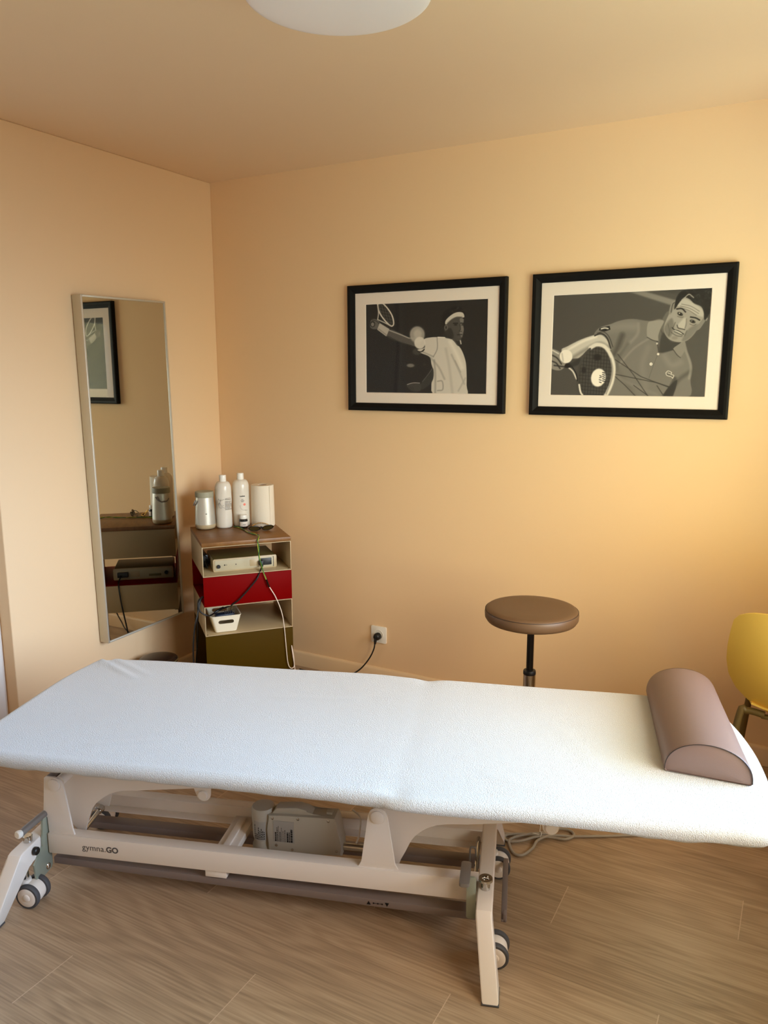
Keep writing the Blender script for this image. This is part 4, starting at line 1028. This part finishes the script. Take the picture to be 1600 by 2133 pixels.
# sunglasses
e = tag(on_shelf('sunglasses', .311, .180, ZT, .02), 'folded dark-rimmed sunglasses on the walnut top before the paper roll', 'glasses')
for s in (-1, 1):
    P = [(s*.033+.027*math.cos(a)*(1.0), -.002-.006*math.sin(a)-.004*abs(math.cos(a))*s*0, .0155+.0125*math.sin(a)+.002*s*math.cos(a)) for a in np.linspace(0, 2*PI, 21)[:-1]]
    B_ = B(); tube(B_, P, .0019, 8, True, 2); rim = obj('rim', B_, M['blackgloss'], e)
    B_ = B(); vs = [B_.verts.new(p) for p in P]; f = B_.faces.new(vs); bmesh.ops.solidify(B_, geom=[f], thickness=.001); bmesh.ops.triangulate(B_, faces=[f for f in B_.faces if len(f.verts) > 4]); obj('lens', B_, M['lens'], rim, smooth=0)
    B_ = B(); tube(B_, [(s*.059, -.002, .018), (s*.062, .006, .018), (s*.030, .020+.004*s, .014), (-s*.020, .024+.004*s, .009), (-s*.045, .022+.004*s, .005)], .0020, 8); obj('temple_arm', B_, M['blackgloss'], e)
B_ = B(); tube(B_, [(-.008, -.002, .019), (0, -.003, .022), (.008, -.002, .019)], .0019, 8); obj('nose_bridge', B_, M['blackgloss'], e)
# beads
e = tag(on_shelf('bead_bracelet', .322, .240, ZT), 'row of small glittering beads behind the sunglasses', 'bracelet')
B_ = B(); bmesh.ops.create_icosphere(B_, subdivisions=2, radius=.0032)
bead0 = obj('bead', B_, M['gold'], e)
for k in range(34):
    a = 2*PI*k/34; bd = bead0 if k == 0 else bead0.copy()
    if k: COL.objects.link(bd)
    bd.location = (.046*math.cos(a), .016*math.sin(a), .0033+.022*max(0, math.sin(a)))
B_ = B(); tube(B_, [(.046*math.cos(a), .016*math.sin(a), .0033+.022*max(0, math.sin(a))) for a in np.linspace(0, 2*PI, 25)[:-1]], .0007, 5, True, 1); obj('thread', B_, M['seam'], e)

# equipment boxes
def device(name, x, y, z, rz, label, front):
    e = tag(on_shelf(name, x, y, z, rz), label, 'electronic device', 'beige electronic boxes in the shelf tower')
    w, d, h = .297, .215, .060
    bm = B(); bx(bm, 0, w, .006, d, .0, h-.004, .002); obj('case', bm, M['device'], e)
    bm = B(); bx(bm, .003, w-.003, .010, d-.002, h-.004, h-.001, .001); obj('lid', bm, M['device_top'], e)
    bm = B(); prism(bm, rrect(-.002, w+.002, -.001, h, .006), -.002, .006, 'xz', .0015); fp = obj('front_panel', bm, M['shelfcream'], e)
    bm = B(); prism(bm, rrect(.006, w-.012, .005, h-.007, .004), -.0035, -.0018, 'xz', .0004); fs = obj('fascia', bm, M['device'], e)
    return e, w, h
d1, w, h = device('control_unit', .060, .072, .6305, 0, 'beige control box with knob and black socket in the upper cream compartment', 1)
def F(bm, cx, cz, r, d=.006): cyl(bm, (cx, -.0033, cz), (cx, -.0033-d, cz), r, 24, .0008); return bm
obj('knob', F(B(), .022, .026, .0085, .010), M['black'], d1)
obj('jack', F(B(), .051, .030, .0032, .002), M['black'], d1); obj('jack', F(B(), .104, .030, .0028, .002), M['inkgrey'], d1)
bm = B(); prism(bm, rrect(.213, .274, .014, .048, .003), -.0045, -.002, 'xz', .0004); so_ = obj('socket_plate', bm, M['black'], d1)
bm = B(); prism(bm, rrect(.170, .206, .014, .046, .002), -.0045, -.002, 'xz', .0004); obj('blank_plate', bm, M['shelfcream'], d1)
bm = B(); bx(bm, .059, .061, -.0040, -.003, .027, .033); obj('panel_mark', bm, M['inkgrey'], d1, smooth=0)
bm = B(); bx(bm, .282, .2845, -.0045, -.003, .004, .053); obj('panel_slot', bm, M['inkgrey'], d1, smooth=0)
bm = B(); bx(bm, .211, .232, -.024, -.004, .018, .040, .003); bx(bm, .214, .229, -.030, -.024, .012, .036, .003); obj('plug', bm, M['black'], d1)
d2, w, h = device('control_unit', .100, .385, .4897, -PI/2, 'beige box facing the mirror inside the red module, seen only in reflection', 1)
obj('knob', F(B(), .034, .030, .0095, .010), M['black'], d2)
bm = B(); prism(bm, rrect(.060, .122, .014, .026, .001), -.0045, -.002, 'xz', .0003); obj('slot', bm, M['device_top'], d2)
bm = B(); bx(bm, .225, .278, -.022, -.002, .016, .042, .003); obj('plug', bm, M['black'], d2)
bm = B(); prism(bm, rrect(.168, .214, .014, .044, .002), -.0045, -.002, 'xz', .0003); obj('blank_plate', bm, M['shelfcream'], d2)
# black power brick beside the upper unit
e = tag(on_shelf('power_adapter', .030, .235, .6305, .04), 'black power adapter wedged left of the upper control box', 'adapter')
bm = B(); bx(bm, -.019, .019, -.06, .06, 0, .062, .006); obj('adapter_body', bm, M['black'], e)
bm = B(); tube(bm, [(0, -.058, .03), (.002, -.085, .028), (.004, -.11, .012), (.0, -.08, .005)], .0032, 8); tube(bm, [(-.012, -.05, .066), (0, -.075, .062), (.014, -.08, .045), (.014, -.07, .02)], .0035, 8); obj('adapter_lead', bm, M['black'], e)

# storage basket
e = tag(on_shelf('storage_basket', .100, .120, .3475), 'small cream plastic basket with slot handles in the lower cream compartment', 'basket')
bm = B(); n = 0
def rect_ring(bm, hw, hd, r, z, n=5): return [bm.verts.new((x, y, z)) for x, y in rrect(-hw, hw, -hd, hd, r, n)]
outer = [rect_ring(bm, .046, .090, .010, 0), rect_ring(bm, .0505, .0945, .012, .003), rect_ring(bm, .070, .106, .014, .079), rect_ring(bm, .0725, .1085, .0145, .081), rect_ring(bm, .0725, .1085, .0145, .084), rect_ring(bm, .0685, .1045, .013, .083), rect_ring(bm, .049, .093, .011, .005)]
for A, Bq in zip(outer, outer[1:]):
    for k in range(len(A)): bm.faces.new((A[k], A[(k+1) % len(A)], Bq[(k+1) % len(A)], Bq[k]))
bm.faces.new(outer[0]); bm.faces.new(outer[-1])
bk = obj('basket_body', bm, M['basket'], e, smooth=50)
for s in (-1, 1):    # handle openings: cut through the end walls
    cb = B(); prism(cb, rrect(-.036, .036, .044, .062, .0088), -.02, .02, 'xz')
    me = bpy.data.meshes.new('cutter'); bmesh.ops.recalc_face_normals(cb, faces=cb.faces); cb.to_mesh(me); cb.free()
    co = bpy.data.objects.new('cutter', me); COL.objects.link(co); co.matrix_world = e.matrix_world
    bpy.context.view_layer.update()
    co.matrix_world = bk.matrix_world @ Matrix.Translation((0, s*.100, 0))
    md = bk.modifiers.new('cut', 'BOOLEAN'); md.object = co; md.operation = 'DIFFERENCE'; md.solver = 'EXACT'
    bpy.context.view_layer.update()
    dg = bpy.context.evaluated_depsgraph_get(); nm = bpy.data.meshes.new_from_object(bk.evaluated_get(dg))
    bk.modifiers.clear(); bk.data = nm; nm.name = 'basket_body'; bpy.data.objects.remove(co)
bk.data.set_sharp_from_angle(angle=math.radians(40))
e = tag(on_shelf('ribbed_block', .106, .095, .402, .12), 'dark blue ribbed object lying in the cream basket', 'tool')
bm = B(); bx(bm, -.045, .045, -.022, .022, 0, .018, .005); obj('block', bm, M['blue'], e)
for k in range(6):
    bm = B(); tube(bm, [(-.004+k*.009, -.022, .017), (-.002+k*.009, -.010, .026), (.004+k*.009, .010, .027), (.006+k*.009, .022, .017)], .0014, 6); obj('rib', bm, M['inkgrey'], e)

# cords
def cordpts(P): return [SM @ Vector(p) for p in P]
gc = empty('earthing_cord', SM @ Vector((.24, .1, .79))); tag(gc, 'green and yellow lead joined to a thin white cord hanging down the tower front', 'cord')
inv = Matrix.Translation(-(SM @ Vector((.24, .1, .79))))
def ctube(name, P, r, m, parent, seg=8, **k):
    bm = B(); tube(bm, [inv @ p for p in cordpts(P)], r, seg); return obj(name, bm, m, parent, smooth=60, **k)
zt = .7900
ctube('yellow_strand', [(.205, .330, zt), (.222, .290, zt), (.236, .230, zt), (.238, .175, zt+.003), (.246, .140, zt+.001), (.262, .105, zt+.004), (.270, .060, zt+.001), (.268, .020, zt+.004), (.258, -.006, zt-.004), (.254, -.012, .757), (.262, -.014, .694), (.271, -.014, .647), (.284, -.014, .606), (.290, -.014, .590)], .0020, M['cord_yellow'], gc, label='yellow strand')
ctube('green_strand', [(.202, .328, zt), (.226, .285, zt+.003), (.233, .228, zt+.003), (.243, .172, zt), (.243, .136, zt+.003), (.258, .100, zt), (.274, .062, zt+.004), (.264, .022, zt), (.254, -.009, zt-.008), (.260, -.013, .752), (.257, -.016, .705), (.268, -.018, .672), (.274, -.015, .640), (.287, -.014, .604), (.291, -.014, .590)], .0020, M['cord_green'], gc, label='green strand')
ctube('joint_sleeve', [(.289, -.014, .595), (.296, -.014, .573), (.302, -.014, .557)], .0045, M['amber'], gc, label='dark joint sleeve')
ctube('white_cord', [(.301, -.014, .560), (.315, -.014, .535), (.330, -.012, .507), (.350, -.012, .455), (.363, -.010, .405), (.370, -.008, .350), (.374, -.008, .293), (.379, -.010, .207), (.385, -.012, .158), (.398, -.014, .140), (.413, -.012, .150), (.412, -.006, .203), (.404, -.006, .252), (.409, -.008, .20), (.420, -.004, .11), (.424, .02, .03), (.44, .08, .004), (.50, .16, .004)], .0022, M['cord_white'], gc, label='thin white cord')
bc = empty('black_power_cord', SM @ Vector((.24, .1, .79))); tag(bc, 'black power cord looping from upper control box into basket and down the left side', 'cord')
ctube('cord', [(.283, .045, .650), (.276, .030, .640), (.262, .004, .628), (.248, -.012, .606), (.228, -.014, .582), (.188, -.014, .539), (.152, -.014, .506), (.122, .004, .482), (.108, .030, .468), (.092, .055, .455), (.075, .060, .446), (.055, .050, .441), (.028, .004, .444), (.010, -.020, .452), (-.018, -.022, .471), (-.029, -.020, .500), (-.018, -.012, .527), (-.006, .010, .535), (-.014, .022, .510), (-.026, .010, .470), (-.038, .0, .430), (-.049, 0, .385), (-.058, 0, .300), (-.059, .004, .220), (-.055, .01, .10), (-.05, .04, .012), (-.06, .12, .005), (-.04, .25, .005)], .0036, M['black'], bc, 10)
ctube('cord_end', [(.094, .045, .462), (.074, .055, .450), (.054, .050, .442)], .0055, M['black'], bc, 10)
b3 = empty('mirror_side_cord', SM @ Vector((.24, .1, .79))); tag(b3, 'black cord hanging from the red module towards the floor, seen in the mirror', 'cord')
ctube('cord', [(.078, .125, .515), (.060, .122, .507), (.010, .120, .500), (-.012, .122, .480), (-.016, .130, .40), (-.020, .145, .30), (-.030, .170, .16), (-.045, .215, .03), (-.07, .26, .005), (-.10, .30, .005)], .0036, M['black'], b3, 10)

# ------------------------------------------------------------------ wall socket with plug
e = tag(empty('wall_socket', (.979, 0, .254)), 'square white wall socket with a black plug in it, above the back skirting', 'socket')
bm = B(); prism(bm, rrect(-.0425, .0425, -.0425, .0425, .004), -.0085, -.0005, 'xz', .0015); obj('cover_plate', bm, M['white'], e)
lathe(bm := B(), [(.0265, .0), (.0265, .0015), (.0235, .002), (.0225, .0012), (.0225, .0005), (0, .0005)], 40, along((0, -.0085, 0), (0, -1, 0))); obj('socket_ring', bm, M['white'], e)
e = tag(empty('plug_cord', (.979, -.0105, .248)), 'round black plug with black cord running down from the wall socket', 'plug')
lathe(bm := B(), [(.0175, 0), (.0185, .003), (.0185, .018), (.015, .026), (.010, .030), (0, .031)], 32, along((0, 0, 0), (0, -1, 0))); obj('plug_body', bm, M['black'], e)
bm = B(); tube(bm, [(-.002, -.022, -.004), (-.003, -.026, -.018), (-.005, -.026, -.034)], [.008, .0075, .006], 14); obj('strain_relief', bm, M['black'], e)
bm = B(); tube(bm, [(-.005, -.026, -.028), (-.010, -.028, -.060), (-.030, -.030, -.105), (-.062, -.034, -.152), (-.098, -.040, -.190), (-.150, -.06, -.222), (-.23, -.07, -.2435), (-.34, -.06, -.2435), (-.45, -.05, -.2435)], .0036, 10); obj('cord', bm, M['black'], e)

# ------------------------------------------------------------------ pedal bin by the left wall
e = tag(empty('pedal_bin', (.155, -.690, .012)), 'low round bin with dark brown lid by left wall, half hidden by the table', 'bin')
lathe(bm := B(), [(.078, -.012), (.082, -.006), (.088, .180), (.086, .184)], 56); obj('bin_body', bm, M['amber'], e)
lathe(bm := B(), [(.0885, .178), (.0905, .182), (.0905, .192), (.088, .197), (.070, .2025), (.035, .2055), (0, .206)], 56); obj('lid', bm, M['bin'], e, smooth=50)
lathe(bm := B(), [(.0898, .1885), (.0918, .1895), (.0918, .1925), (.0895, .1935)], 56, cap=False); obj('lid_rim', bm, M['device_top'], e)

# ------------------------------------------------------------------ coiled mains lead of the table, on the floor
e = tag(empty('mains_lead', (2.08, -.95, 0)), 'light grey mains lead, coiled and tied, trailing over the floor behind the table', 'cord')
o_ = Vector((-2.08, .95, 0))
P = [(1.86, -1.02, .006), (1.95, -.970, .006), (2.03, -.935, .006), (2.09, -.905, .008), (2.145, -.842, .008), (2.185, -.828, .006), (2.205, -.850, .006), (2.185, -.885, .006), (2.14, -.900, .008), (2.10, -.925, .012), (2.060, -.966, .008), (2.025, -.985, .006), (2.003, -.975, .006), (2.006, -.955, .008), (2.05, -.935, .012), (2.09, -.918, .014), (2.125, -.885, .012), (2.118, -.900, .014), (2.075, -.925, .015), (2.025, -.972, .008), (2.035, -1.010, .006), (2.062, -1.042, .006), (2.088, -1.035, .006), (2.104, -.985, .006), (2.108, -.940, .010), (2.14, -.895, .012), (2.20, -.858, .006), (2.30, -.800, .005), (2.41, -.733, .005), (2.52, -.665, .005), (2.64, -.588, .005), (2.80, -.45, .005), (2.95, -.2, .005)]
bm = B(); tube(bm, [Vector(p)+o_ for p in P], .0046, 10); obj('lead', bm, M['cord_grey'], e, smooth=60)
bm = B(); tube(bm, [Vector(p)+o_ for p in ((2.108, -.928, .004), (2.112, -.916, .020), (2.106, -.906, .022), (2.098, -.905, .008), (2.102, -.918, .003))], .0013, 6, True); tube(bm, [Vector(p)+o_ for p in ((2.108, -.922, .020), (2.09, -.93, .024), (2.082, -.925, .018))], .0012, 6); tube(bm, [Vector(p)+o_ for p in ((2.104, -.908, .021), (2.10, -.89, .03), (2.095, -.872, .032))], .0012, 6); obj('wire_tie', bm, M['white'], e)
